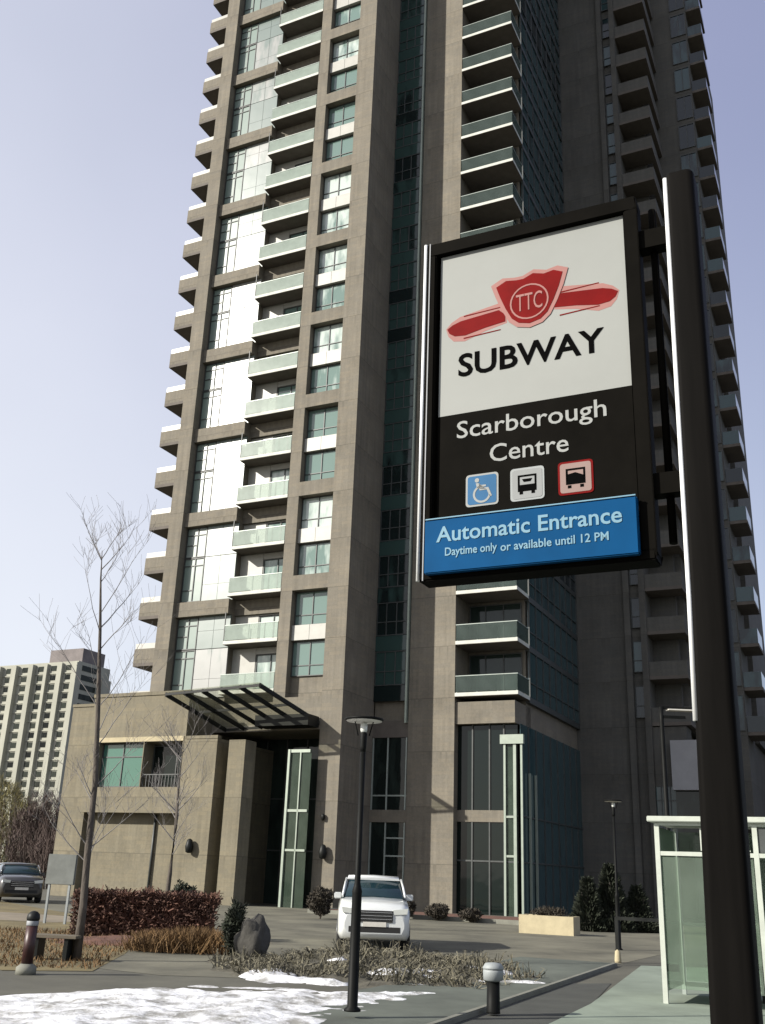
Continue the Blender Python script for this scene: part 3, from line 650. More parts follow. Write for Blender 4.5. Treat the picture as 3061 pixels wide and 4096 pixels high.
def twig_cloud(mb, c, rx, ry, rz, n, ln, wd_, rng, updir=0.6, shell=0.0):
    """many thin leaf- or twig-sized blades filling an uneven volume"""
    for _ in range(n):
        while True:
            p = Vector((rng.uniform(-1, 1), rng.uniform(-1, 1), rng.uniform(-1, 1)))
            if p.length <= 1 and p.length >= shell * rng.random(): break
        k = 0.78 + 0.3 * noise.noise(p * 1.7 + Vector(c)); q = Vector((c[0] + p.x * rx * k, c[1] + p.y * ry * k, c[2] + p.z * rz * k))
        d = Vector((rng.uniform(-1, 1), rng.uniform(-1, 1), rng.uniform(-0.4, 1) + updir)).normalized() * ln * rng.uniform(0.6, 1.4)
        s = d.cross(Vector((rng.uniform(-1, 1), rng.uniform(-1, 1), rng.uniform(-1, 1)))).normalized() * wd_ * rng.uniform(0.6, 1.3)
        mb.face([q - s, q + s, q + d + s * 0.4, q + d - s * 0.4])

# leafless street tree, left foreground
rng = random.Random(11)
tr = tag(empty('bare_tree', (-5.05, 19.2, 0)), 'tall leafless young tree with slender grey trunk in front of the tan wing', 'tree')
tb = MB(); tp = [(0, 0, 0), (0.0, 0, 0.9), (-0.05, 0, 1.9), (-0.07, 0, 3.0), (-0.2, 0, 4.4), (-0.36, 0, 5.9), (-0.48, 0, 6.9), (-0.53, 0, 7.5)]
tb.tube(tp, [0.085, 0.068, 0.06, 0.052, 0.043, 0.03, 0.017, 0.006], 9); tb.build('trunk', 'bark', tr)
cb_ = MB()
for i in range(22):
    tt = rng.uniform(0.24, 0.97); n_ = len(tp) - 1; k = min(n_ - 1, int(tt * n_)); p = Vector(tp[k]).lerp(Vector(tp[k + 1]), tt * n_ - k)
    an = rng.uniform(0, 2 * math.pi); lo = p.z < 3.2
    branch(cb_, p, (math.cos(an) * (0.9 if lo else 0.65), math.sin(an) * 0.6, 0.75), rng.uniform(0.8, 1.3) if lo else rng.uniform(1.0, 1.9) * (1.15 - 0.5 * tt), 0.013, 2, 0.55, rng, 5, 0.03, 4, 4)
cb_.build('crown', 'twig', tr)
rng = random.Random(5)
tr2 = tag(empty('bare_tree', (-5.98, 32, 0)), 'small leafless tree standing behind the brown hedge before the tan wing', 'tree')
tb = MB(); tp = [(0, 0, 0), (0.03, 0, 1.4), (0.06, 0, 2.8), (0.02, 0, 4.0), (0.05, 0, 5.3)]
tb.tube(tp, [0.075, 0.065, 0.05, 0.035, 0.01], 8); tb.build('trunk', 'bark', tr2)
cb_ = MB()
for i in range(20):
    tt = rng.uniform(0.3, 0.97); n_ = len(tp) - 1; k = min(n_ - 1, int(tt * n_)); p = Vector(tp[k]).lerp(Vector(tp[k + 1]), tt * n_ - k); an = rng.uniform(0, 6.28)
    branch(cb_, p, (math.cos(an) * 0.8, math.sin(an) * 0.8, 0.7), rng.uniform(0.7, 1.4), 0.02, 2, 0.5, rng, 4, 0.03, 4, 4)
cb_.build('crown', 'twig', tr2)

# brown hedge
rng = random.Random(3)
hg = tag(empty('hedge', (-5.45, 26.0, 0)), 'long clipped reddish brown winter hedge below the tan wing', 'hedge')
hb = MB(); hb.box(-1.35, 1.7, -0.42, 0.5, 0.0, 0.84); hb.build('inner_branches', 'hedge_brown', hg)
hm = MB()
for i in range(11500):
    face = rng.random(); x = rng.uniform(-1.48, 1.85); z = rng.uniform(0.02, 0.98); y = rng.uniform(-0.55, 0.55)
    if face < 0.55: y = -0.5 + rng.gauss(0, 0.05)
    elif face < 0.85: z = 0.88 + 0.09 * noise.noise(Vector((x * 1.8, y * 2, 3))) + rng.gauss(0, 0.06)
    d = Vector((rng.uniform(-1, 1), rng.uniform(-1, 0.6), rng.uniform(-0.2, 1))).normalized() * rng.uniform(0.05, 0.15)
    s = d.cross(Vector((rng.uniform(-1, 1), rng.uniform(-1, 1), rng.uniform(-1, 1)))).normalized() * rng.uniform(0.006, 0.02)
    q = Vector((x, y, z)); hm.face([q - s, q + s, q + d + s, q + d - s])
hm.build('foliage', 'hedge_brown', hg)
# tan ornamental grass
rng = random.Random(4)
og = MB()
for i in range(5200):
    cxk = rng.choice([-1.1, -0.75, -0.4, -0.05, 0.3, 0.6]); x = cxk + rng.gauss(0, 0.17); y = rng.gauss(0, 0.28)
    hgt = rng.uniform(0.22, 0.55) * (1.0 - 0.25 * abs(x + 0.2)); ln = Vector((rng.gauss(0, 0.16), rng.gauss(0, 0.16), hgt)); s = Vector((rng.uniform(-1, 1), rng.uniform(-1, 1), 0)).normalized() * 0.008
    a = Vector((x, y, 0)); m_ = a + ln * 0.6; e_ = a + ln + Vector((rng.gauss(0, 0.07), rng.gauss(0, 0.07), -0.03))
    og.face([a - s, a + s, m_ + s, m_ - s]); og.face([m_ - s, m_ + s, e_])
tag(og.build('ornamental_grass', 'grass_tan', loc=(-3.3, 22.0, 0.02)), 'orange tan clump of dry ornamental grass in front of the brown hedge', 'plant')
# boulder and dark conifer
rng = random.Random(8)
bm = bmesh.new(); bmesh.ops.create_icosphere(bm, subdivisions=3, radius=1)
for v in bm.verts:
    n_ = noise.noise(v.co * 1.3 + Vector((5, 0, 0))) * 0.3 + noise.noise(v.co * 4) * 0.08
    v.co = Vector((v.co.x * 0.3, v.co.y * 0.3, max(-0.1, v.co.z * 0.42 + 0.38))) * (1 + n_)
me = bpy.data.meshes.new('boulder'); bm.to_mesh(me); bm.free(); me.materials.append(MATS['boulder_grey'])
for p in me.polygons: p.use_smooth = True
bo = bpy.data.objects.new('boulder', me); COL.objects.link(bo); bo.location = (-2.12, 20.3, -0.02)
tag(bo, 'upright rounded grey boulder beside the dark shrub at the bed edge', 'boulder')
def shrub(name, loc, rx, ry, h_, n, leaf, mat, label, seed, cat='shrub', group=None, ln=0.1, wd_=0.02, cone=False):
    rng = random.Random(seed); root = tag(empty(name, loc), label, cat, group)
    st = MB()
    for i in range(5):
        an = rng.uniform(0, 6.28); st.tube([(0, 0, 0), (math.cos(an) * rx * 0.25, math.sin(an) * ry * 0.25, h_ * 0.4), (math.cos(an) * rx * 0.4, math.sin(an) * ry * 0.4, h_ * 0.75)], [0.03, 0.02, 0.008], 5)
    st.build('stem', 'bark', root)
    fo = MB()
    if cone:
        for i in range(n):
            z = h_ * rng.random() ** 1.4; rr = (1 - z / h_) * 0.95 + 0.08; an = rng.uniform(0, 6.28); k = (0.7 + 0.3 * rng.random()) * (0.85 + 0.3 * noise.noise(Vector((an * 1.3, z * 2, seed))))
            q = Vector((math.cos(an) * rx * rr * k, math.sin(an) * ry * rr * k, z)); d = Vector((math.cos(an), math.sin(an), 0.7 + rng.uniform(-0.4, 0.5))).normalized() * ln * rng.uniform(0.6, 1.4)
            s = d.cross(Vector((rng.uniform(-1, 1), rng.uniform(-1, 1), rng.uniform(-1, 1)))).normalized() * wd_
            fo.face([q - s, q + s, q + d + s * 0.3, q + d - s * 0.3])
    else:
        twig_cloud(fo, (0, 0, h_ * 0.52), rx, ry, h_ * 0.52, n, ln, wd_, rng, 0.3, 0.75)
    fo.build('foliage', leaf, root)
    return root
shrub('evergreen_shrub', (-2.48, 20.45, 0), 0.24, 0.24, 1.05, 2200, 'evergreen_dark', 'bark', 'narrow ragged dark evergreen shrub left of the grey boulder', 21, ln=0.1, wd_=0.016)
shrub('evergreen_shrub', (-1.72, 39.6, 0), 0.58, 0.58, 1.15, 4200, 'evergreen_brown', 'bark', 'round clipped dark shrub at the foot of the sunlit corner column', 22, ln=0.09, wd_=0.022)
EV = 'dark conifers at the base of the shaded tower wing'
shrub('conifer', (7.85, 38.2, 0), 0.75, 0.75, 1.7, 3600, 'evergreen_dark', 'bark', 'dark conifer just right of the cream planter, the leftmost of the conifers', 23, 'conifer', EV, 0.16, 0.035, True)
shrub('conifer', (8.75, 38.6, 0), 0.9, 0.9, 2.2, 4600, 'evergreen_dark', 'bark', 'tallest dark conifer, the middle one beside the shaded tower wing', 24, 'conifer', EV, 0.17, 0.035, True)
shrub('conifer', (9.75, 38.8, 0), 0.75, 0.75, 1.5, 3200, 'evergreen_dark', 'bark', 'shorter dark conifer left of the black barrier rail', 25, 'conifer', EV, 0.16, 0.035, True)
LS = 'low dark shrubs along the tower base'
for i, (x, y, rr, hh, lab) in enumerate(((1.55, 42.4, 0.5, 0.75, 'low dark shrub immediately right of the white car'), (2.75, 42.0, 0.6, 0.62, 'low dark shrub at the left foot of the sunlit pilaster'), (4.0, 41.4, 0.55, 0.5, 'low dark shrub in front of the dark corner lobby glass'))):
    shrub('low_shrub', (x, y, 0), rr, rr, hh, 1800, 'evergreen_brown', 'bark', lab, 30 + i, 'shrub', LS, 0.1, 0.025)
shrub('low_shrub', (-5.2, 30.2, 0), 0.5, 0.5, 1.25, 2400, 'evergreen_dark', 'bark', 'round dark shrub at the right end of the brown hedge', 41, ln=0.1, wd_=0.025)
# far bare thickets
def thicket(loc, rx, ry, h_, n, mat, label, seed, group='leafless thickets at the left edge'):
    rng = random.Random(seed); root = tag(empty('bare_bush', loc), label, 'bush', group)
    st = MB()
    for i in range(22):
        an = rng.uniform(0, 6.28); rr = rng.random() ** 0.5
        branch(st, (math.cos(an) * rx * rr * 0.7, math.sin(an) * ry * rr * 0.7, 0), (math.cos(an) * 0.35, math.sin(an) * 0.35, 1), h_ * rng.uniform(0.6, 0.95), 0.05, 1, 0.35, rng, 4, 0.02, 3, 4)
    st.build('stems', 'twig_purple' if mat == 'twig_purple' else 'bark', root)
    fo = MB(); twig_cloud(fo, (0, 0, h_ * 0.5), rx, ry, h_ * 0.52, n, 0.55, 0.022, rng, 0.7); fo.build('twigs', mat, root)
thicket((-23.6, 75, 0), 2.6, 2.0, 6.4, 5200, 'twig_purple', 'purple brown leafless bush at the foot of the distant cream tower', 51)
thicket((-20.2, 68, 0), 1.7, 1.6, 3.6, 2600, 'twig_purple', 'smaller brown leafless bush against the left end of the tan wing', 52)
thicket((-28.6, 82, 0), 2.8, 2.2, 8.2, 4200, 'twig_willow', 'yellowish leafless bush at the extreme left edge', 53)
# dead flower stalks in the bed
rng = random.Random(6)
ds = MB()
for i in range(13000):
    x = rng.uniform(-3.2, 3.2); y = rng.uniform(16.6, 23); hb_ = bed_h(x, y)
    if hb_ < 0.02 or nz2(x, y, 0.8, 17) < -0.25: continue
    hgt = rng.uniform(0.03, 0.13) * (2.2 if nz2(x, y, 1.1, 5) > 0.3 else 1.0); a = Vector((x, y, hb_)); e_ = a + Vector((rng.gauss(0, 0.09), rng.gauss(0, 0.09), hgt)); s = Vector((rng.uniform(-1, 1), rng.uniform(-1, 1), rng.uniform(-0.5, 0.5))).normalized() * rng.uniform(0.004, 0.018)
    ds.face([a - s, a + s, e_ + s * 0.5, e_ - s * 0.5])
    if rng.random() < 0.4:
        d = Vector((rng.gauss(0, 0.05), rng.gauss(0, 0.05), 0.02)); ds.face([e_, e_ + s * 1.6, e_ + d + s, e_ + d])
tag(ds.build('dead_stalks', 'dry_stalk'), 'dry dead flower stalks and leaves over the snowy bed', 'dead plants', kind='stuff')
rng = random.Random(9)
lg = MB()
for i in range(6000):
    x = rng.uniform(-9.5, -4.3); y = rng.uniform(17.6, 27); s = Vector((rng.uniform(-1, 1), rng.uniform(-1, 1), 0)).normalized() * 0.012; a = Vector((x, y, 0.005)); e_ = a + Vector((rng.gauss(0, 0.05), rng.gauss(0, 0.05), rng.uniform(0.03, 0.12)))
    if x > -4.3 - (y - 17.4) * 0.1 or x < -8.6 + (22 - y) * 0.6: continue
    lg.face([a - s, a + s, e_])
tag(lg.build('dry_grass', 'grass_tan'), 'short dry yellow brown lawn grass left of the tree', 'grass', kind='stuff')

# ------------------------------------------------------------------ subway sign
O_ = Vector((1.459, 5.0, 0)) - GX * 1.26          # ground point under the left edge of the white panel
sb = O_ + GX * 1.47
sign = tag(empty('subway_sign', sb, GA), 'black pole sign with white red and blue SUBWAY panel standing nearest the camera', 'sign')
U0 = -1.47; V0 = 4.23
def rrect(x0, x1, y0, y1, r, n=5):
    pts = []
    for cx, cy, a0 in ((x1 - r, y1 - r, 0), (x0 + r, y1 - r, 90), (x0 + r, y0 + r, 180), (x1 - r, y0 + r, 270)):
        for i in range(n + 1):
            a = R(a0 + 90 * i / n); pts.append((cx + r * math.cos(a), cy + r * math.sin(a)))
    return pts
rings = []
for z, xl, xr in ((-0.02, 1.345, 1.575), (1.03, 1.371, 1.577), (2.96, 1.408, 1.588), (5.5, 1.436, 1.60), (5.515, 1.445, 1.592)):
    rings.append([(x + U0, y, z) for x, y in rrect(xl, xr, -0.11, 0.1, 0.035)])
pm = MB(); pm.rings(rings, True, True); pole = pm.build('pole', 'pole_black', sign)
rings = []
for z, xl in ((2.35, 1.397), (2.96, 1.408), (5.49, 1.436)):
    rings.append([(xl + U0 + 0.004 + 0.013 * math.cos(a), -0.098 + 0.013 * math.sin(a), z) for a in [2 * math.pi * i / 10 for i in range(10)]])
pm = MB(); pm.rings(rings, True, True); pm.build('edge_highlight', 'highlight_silver', pole)  # bright strip added in place of the sun's highlight along the pole
bp_ = MB(); bp_.box(1.30 + U0, 1.63 + U0, -0.16, 0.16, 0, 0.02)
for sx in (1.33, 1.60):
    for sy in (-0.13, 0.13): bp_.lathe([(0.012, 0.02), (0.012, 0.05)], 6, (sx + U0, sy, 0))
bp_.build('base_plate', 'black_steel', pole)
# cabinet: open frame with panels inside
cx0, cx1, cz0, cz1 = -0.095 + U0, 1.255 + U0, 3.19, 5.46
fm = MB(); fm.box(cx0, cx1, -0.06, 0.1, cz0, cz0 + 0.05); fm.box(cx0, cx1, -0.06, 0.1, cz1 - 0.09, cz1); fm.box(cx0, cx0 + 0.075, -0.06, 0.1, cz0 + 0.05, cz1 - 0.09); fm.box(cx1 - 0.075, cx1, -0.06, 0.1, cz0 + 0.05, cz1 - 0.09); fm.box(cx0 + 0.075, cx1 - 0.075, 0.0, 0.09, cz0 + 0.05, cz1 - 0.09)
fm.build('cabinet', 'sign_black', sign, bevel=0.008)
tm = MB(); tm.tube([(cx0 + 0.002, -0.058, cz0), (cx0 + 0.002, -0.058, cz1)], [0.011, 0.011], 10); tm.build('edge_highlight', 'highlight_silver', sign)  # pale strip added as the sunlit highlight on the cabinet's left edge
tm = MB(); tm.box(cx0 + 0.03, cx0 + 0.037, -0.064, -0.06, cz0, cz1); tm.build('seam', 'mast_grey', sign)
for z in (5.16, 3.62):
    bk = MB(); bk.box(cx1 - 0.01, 1.46 + U0, -0.03, 0.06, z - 0.06, z + 0.06); bk.build('bracket', 'sign_black', sign)
ms = MB(); ms.tube([(cx1 + 0.075, 0.05, 3.3), (cx1 + 0.075, 0.05, 5.4)], [0.022, 0.022], 10); ms.build('conduit', 'sign_black', sign)
wp = MB(); wp.box(0.0 + U0, 1.17 + U0, -0.02, -0.002, V0, V0 + 1.135); wp.build('white_panel', 'sign_white', sign)
bpn = MB(); bpn.box(0.0 + U0, 1.17 + U0, -0.018, -0.002, 3.53, V0 - 0.002); bpn.build('black_panel', 'sign_black', sign)
bl = MB(); bl.box(-0.035 + U0, 1.18 + U0, -0.11, -0.061, 3.215, 3.535); blue = bl.build('blue_panel', 'sign_blue', sign, bevel=0.006)
tm = MB(); tm.box(-0.03 + U0, 1.175 + U0, -0.113, -0.1, 3.536, 3.543); tm.build('panel_edge_highlight', 'letter_pale_blue', blue)  # pale strip painted as the highlight along the blue panel's top edge
# emblem: shield on a winged bar
yE = -0.0225
def P(pts): return [(u + U0, V0 + v) for u, v in pts]
lw = [(0.05, 0.595), (0.085, 0.618), (0.14, 0.636), (0.39, 0.66), (0.43, 0.62), (0.43, 0.572), (0.30, 0.556), (0.17, 0.53), (0.10, 0.538), (0.066, 0.562)]
for pts in (lw, [(1.17 - u, v + 0.028) for u, v in lw]):
    em = MB(); em.poly(P(pts), yE, -0.02); em.build('emblem_wing', 'sign_red', sign)
    # thin outline running along the wing
    ol = MB(); n_ = len(pts)
    cu_ = sum(u for u, v in pts) / n_; cv_ = sum(v for u, v in pts) / n_
    ol.poly(P([(cu_ + (u - cu_) * 1.05, cv_ + (v - cv_) * 1.7) for u, v in pts]), -0.0207, -0.0199); ol.build('emblem_wing_outline', 'letter_rose', sign)
    for sv in (1, -1):
        fe = MB(); u0_, u1_ = (0.16, 0.40) if cu_ < 0.58 else (0.77, 1.01)
        o_ = cv_ + sv * 0.078
        fe.poly(P([(u0_, o_ - 0.004), (u1_, o_ - 0.004 + 0.012), (u1_, o_ + 0.014), (u0_, o_ + 0.004)]), -0.0222, -0.0208); fe.build('emblem_feather', 'sign_red', sign)
def shield(s, cx=0.585, cz=0.70):
    pts = [(-0.245, 0.14), (-0.17, 0.178), (-0.09, 0.165), (-0.04, 0.165), (0.03, 0.195), (0.11, 0.172), (0.18, 0.185), (0.245, 0.155), (0.215, 0.05), (0.175, -0.05), (0.13, -0.14), (0.08, -0.185), (0, -0.205), (-0.08, -0.185), (-0.13, -0.14), (-0.175, -0.05), (-0.215, 0.05)]
    return P([(cx + x * s, cz + z * s) for x, z in pts])
e2 = MB(); e2.poly(shield(1.0), -0.0245, -0.0226); e2.build('emblem_outline', 'letter_rose', sign)
e3 = MB(); e3.poly(shield(0.86), -0.0265, -0.0246); e3.build('emblem_shield', 'sign_red', sign)
def ring(cx, cz, r0, r1, n=26):
    m = MB()
    for i in range(n):
        a, b_ = 2 * math.pi * i / n, 2 * math.pi * (i + 1) / n
        m.poly(P([(cx + r0 * math.cos(a), cz + r0 * math.sin(a)), (cx + r1 * math.cos(a), cz + r1 * math.sin(a)), (cx + r1 * math.cos(b_), cz + r1 * math.sin(b_)), (cx + r0 * math.cos(b_), cz + r0 * math.sin(b_))]), -0.0285, -0.0266)
    return m
ring(0.585, 0.675, 0.112, 0.122).build('emblem_ring', 'letter_rose', sign)
text_mesh('TTC', 0.17, 'letter_rose', sign, 'emblem_lettering', 0.585 + U0, V0 + 0.675, -0.0275, 0.165, 0.0)
text_mesh('SUBWAY', 0.215, 'letter_black', sign, 'lettering', 0.577 + U0, V0 + 0.325, -0.022, 0.90, 0.004)
text_mesh('Scarborough', 0.158, 'letter_white', sign, 'lettering', 0.572 + U0, V0 - 0.125, -0.0195, 0.90, 0.001)
text_mesh('Centre', 0.158, 'letter_white', sign, 'lettering', 0.565 + U0, V0 - 0.29, -0.0195, 0.47, 0.001)
text_mesh('Automatic Entrance', 0.13, 'letter_pale_blue', sign, 'lettering', 0.57 + U0, V0 - 0.79, -0.112, 1.06, 0.002)
text_mesh('Daytime only', 0.068, 'letter_pale_blue', sign, 'lettering', 0.25 + U0, V0 - 0.905, -0.112, 0.31, 0.001)
text_mesh('or available until 12 PM', 0.068, 'letter_pale_blue', sign, 'lettering', 0.725 + U0, V0 - 0.903, -0.112, 0.60, 0.001)
# pictograms
def icon(cx, border, face_m, kind):
    b_ = MB(); b_.poly([(x + U0, z + V0) for x, z in rrect(cx - 0.1, cx + 0.1, -0.61, -0.41, 0.02, 3)], -0.022, -0.018)
    o = b_.build('pictogram', border, sign)
    i_ = MB(); i_.poly([(x + U0, z + V0) for x, z in rrect(cx - 0.088, cx + 0.088, -0.598, -0.422, 0.015, 3)], -0.0236, -0.0221); i_.build('plate', face_m, o)
    s = MB(); cz = -0.51
    def pl(pts): s.poly([(cx + x + U0, cz + z + V0) for x, z in pts], -0.0252, -0.0237)
    if kind == 'chair':
        pl([(-0.03 + 0.014 * math.cos(a), 0.06 + 0.014 * math.sin(a)) for a in [2 * math.pi * i / 10 for i in range(10)]])
        pl([(-0.037, 0.042), (-0.02, 0.042), (-0.014, -0.005), (0.03, -0.005), (0.048, -0.05), (0.062, -0.045), (0.04, 0.01), (-0.03, 0.01)]); pl([(-0.016, 0.028), (0.025, 0.028), (0.025, 0.016), (-0.016, 0.016)])
        for i in range(14):
            a, b2 = R(110 + i * 17), R(110 + (i + 1) * 17); pl([(0.0 + 0.042 * math.cos(a), -0.028 + 0.042 * math.sin(a)), (0.0 + 0.055 * math.cos(a), -0.028 + 0.055 * math.sin(a)), (0.0 + 0.055 * math.cos(b2), -0.028 + 0.055 * math.sin(b2)), (0.0 + 0.042 * math.cos(b2), -0.028 + 0.042 * math.sin(b2))])
        s.build('symbol', 'letter_white', o)
    else:
        pl([(-0.055, 0.055), (0.055, 0.055), (0.055, 0.044), (-0.055, 0.044)]); pl([(-0.055, 0.044), (-0.044, 0.044), (-0.044, -0.02), (-0.055, -0.02)]); pl([(0.044, 0.044), (0.055, 0.044), (0.055, -0.02), (0.044, -0.02)])
        pl([(-0.055, -0.005), (0.055, -0.005), (0.055, -0.045), (-0.055, -0.045)] if kind == 'bus' else [(-0.055, 0.02), (0.0, 0.03), (0.055, 0.005), (0.055, -0.04), (-0.055, -0.04)])
        pl([(-0.045, -0.045), (-0.025, -0.045), (-0.025, -0.062), (-0.045, -0.062)]); pl([(0.025, -0.045), (0.045, -0.045), (0.045, -0.062), (0.025, -0.062)])
        if kind == 'bus': pl([(-0.03, 0.03), (0.03, 0.03), (0.02, 0.012), (-0.02, 0.012)])
        s.build('symbol', 'letter_black', o)
icon(0.283, 'letter_white', 'icon_blue', 'chair'); icon(0.555, 'grey_panel', 'icon_white', 'bus'); icon(0.835, 'sign_red', 'icon_rose', 'train')

# ------------------------------------------------------------------ street lamps
LG = 'pedestrian lamps with flat disc heads'
def disc_lamp(loc, h_, label):
    root = tag(empty('street_lamp', loc), label, 'street lamp', LG)
    p = MB(); p.lathe([(0.1, 0), (0.1, 0.02), (0.062, 0.05), (0.058, 1.28), (0.062, 1.3), (0.045, 1.36), (0.036, 1.4), (0.034, h_ - 0.42)], 14); p.build('pole', 'lamp_black', root)
    c = MB(); c.lathe([(0.034, h_ - 0.42), (0.04, h_ - 0.36), (0.045, h_ - 0.2), (0.04, h_ - 0.18)], 14); c.build('collar', 'lamp_black', root)
    l_ = MB(); l_.lathe([(0.036, h_ - 0.18), (0.045, h_ - 0.15), (0.045, h_ - 0.08), (0.03, h_ - 0.06)], 12); l_.build('lens', 'lamp_glass', root)
    s = MB()
    for sx in (-1, 1): s.tube([(sx * 0.07, 0, h_ - 0.22), (sx * 0.1, 0, h_ - 0.1), (sx * 0.12, 0, h_ - 0.03)], [0.008] * 3, 5)
    s.build('strut', 'lamp_black', root)
    d = MB(); d.lathe([(0.235, h_ - 0.035), (0.25, h_ - 0.02), (0.245, h_ - 0.005), (0.12, h_ + 0.005), (0.02, h_ + 0.01)], 22).m(1).lathe([(0.01, h_ - 0.05), (0.225, h_ - 0.04), (0.23, h_ - 0.036)], 22); d.build('disc_head', ['lamp_black', 'bollard_white'], root)
    return root
disc_lamp((-0.13, 12.92, 0.1), 3.37, 'slim black lamp post with white undersided disc head standing in the snow')
disc_lamp((6.52, 28.0, 0), 3.72, 'slim black disc lamp further back beside the shaded wing and barrier rail')
root = tag(empty('street_lamp', (9.1, 32.0, 0), 0), 'tall black lamp post with long side arm behind the bus shelter roof', 'street lamp')
p = MB(); p.lathe([(0.14, 0), (0.14, 0.05), (0.085, 0.1), (0.07, 6.5), (0.07, 6.95)], 12); p.build('pole', 'lamp_black', root)
p = MB(); p.box(0.05, 1.45, -0.04, 0.04, 6.88, 6.96); p.box(0.05, 0.75, -0.05, 0.05, 6.6, 6.68, Matrix.Translation((0, 0, 3.2)) @ Matrix.Rotation(R(28), 4, 'Y') @ Matrix.Translation((0, 0, -3.2)) if False else None); p.build('arm', 'lamp_black', root)
p = MB(); p.box(0.2, 1.4, -0.14, 0.14, 6.84, 6.88); p.build('lamp_head', 'bollard_white', root)

# ------------------------------------------------------------------ bollards, bench, barrier, planter, panel
bl_ = tag(empty('bollard', (-5.1, 16.6, 0)), 'dark red bollard with pale ring and black cap at the left edge', 'bollard')
p = MB(); p.lathe([(0.085, 0.13), (0.085, 0.68)], 16); p.build('shaft', 'bollard_red', bl_)
p = MB(); p.lathe([(0.086, 0.68), (0.09, 0.69), (0.09, 0.745), (0.086, 0.75)], 16); p.build('ring', 'mast_grey', bl_)
p = MB(); p.lathe([(0.09, 0.75), (0.1, 0.78), (0.09, 0.84), (0.05, 0.88), (0.01, 0.89)], 16); p.build('cap', 'black_steel', bl_)
p = MB(); p.lathe([(0.15, 0.0), (0.15, 0.1), (0.1, 0.14), (0.085, 0.15)], 16); p.build('footing', 'curb_concrete', bl_)
sbl = tag(empty('bollard', (1.62, 13.85, 0.03)), 'short dark bollard light with white top on the grey sidewalk', 'bollard')
p = MB(); p.lathe([(0.09, 0), (0.085, 0.02), (0.08, 0.36)], 14); p.build('shaft', 'lamp_black', sbl)
p = MB(); p.lathe([(0.08, 0.36), (0.125, 0.38), (0.13, 0.47), (0.125, 0.5)], 14); p.build('lens', 'grey_panel', sbl)
p = MB(); p.lathe([(0.13, 0.5), (0.135, 0.52), (0.1, 0.57), (0.02, 0.58)], 14); p.build('cap', 'grey_panel', sbl)
bn = tag(empty('bench', (-5.42, 19.1, 0), R(-4)), 'low backless wooden bench beside the dark red bollard', 'bench')
p = MB()
for i in range(4): p.box(-0.42, 0.42, -0.2 + i * 0.1, -0.11 + i * 0.1, 0.36, 0.41)
p.build('seat', 'bench_wood', bn, bevel=0.006)
for x in (-0.28, 0.24):
    p = MB(); p.box(x - 0.035, x + 0.035, -0.17, 0.17, 0.0, 0.36); p.build('leg', 'black_steel', bn)
br_ = tag(empty('barrier_rail', (5.45, 23.55, 0), GA), 'black T shaped barrier rail left of the bus shelter', 'barrier')
p = MB(); p.box(-0.035, 0.035, -0.035, 0.035, 0.0, 0.86); p.build('post', 'black_steel', br_)
p = MB(); p.box(2.2, 2.27, -0.035, 0.035, 0.0, 0.86); p.build('post', 'black_steel', br_)
p = MB(); p.box(-0.035, 2.27, -0.03, 0.03, 0.86, 0.93); p.build('rail', 'black_steel', br_)
sk_ = MB(); sk_.lathe([(0.07, 0), (0.075, 0.05), (0.06, 0.22), (0.02, 0.3)], 10); sk_.build('footing', 'cream_stone', br_)
pl = tag(empty('planter', (5.9, 34.9, 0), GA), 'cream stone planter box at the corner of the dark lobby', 'planter')
p = MB(); p.box(-0.9, 0.9, -0.4, -0.3, 0, 0.56); p.box(-0.9, 0.9, 0.3, 0.4, 0, 0.56); p.box(-0.9, -0.8, -0.3, 0.3, 0, 0.56); p.box(0.8, 0.9, -0.3, 0.3, 0, 0.56); p.build('box', 'cream_stone', pl)
p = MB(); p.box(-0.8, 0.8, -0.3, 0.3, 0.05, 0.5); p.build('soil', 'red_mulch', pl)
rng = random.Random(14); p = MB(); twig_cloud(p, (0, 0, 0.62), 0.75, 0.28, 0.2, 700, 0.12, 0.015, rng); p.build('plants', 'evergreen_brown', pl)
ip = tag(empty('notice_board', (-8.62, 30.0, 0), R(-10)), 'plain grey board on two posts at the left end of the hedge', 'board')
p = MB(); p.box(-0.42, 0.42, -0.05, 0.05, 1.02, 1.82); p.build('panel', 'grey_weathered', ip, bevel=0.01)
for x in (-0.3, 0.3):
    p = MB(); p.box(x - 0.03, x + 0.03, -0.03, 0.03, 0, 1.02); p.build('post', 'grey_panel', ip)
# raised kerbed bed in front of the tower
rb = MB(); rb.box(0.6, 13.0, -1.6, 2.9, 0.0, 0.12); tag(rb.build('planting_bed', 'red_mulch', loc=C0 + GX * 1.0 + GY * -3.2, rz=GA), kind='structure')
kb = MB(); kb.box(0.45, 0.597, -1.75, 2.9, 0.0, 0.16); kb.box(0.597, 13.15, -1.75, -1.603, 0.0, 0.16); tag(kb.build('bed_kerb', 'curb_concrete', loc=C0 + GX * 1.0 + GY * -3.2, rz=GA), kind='structure')

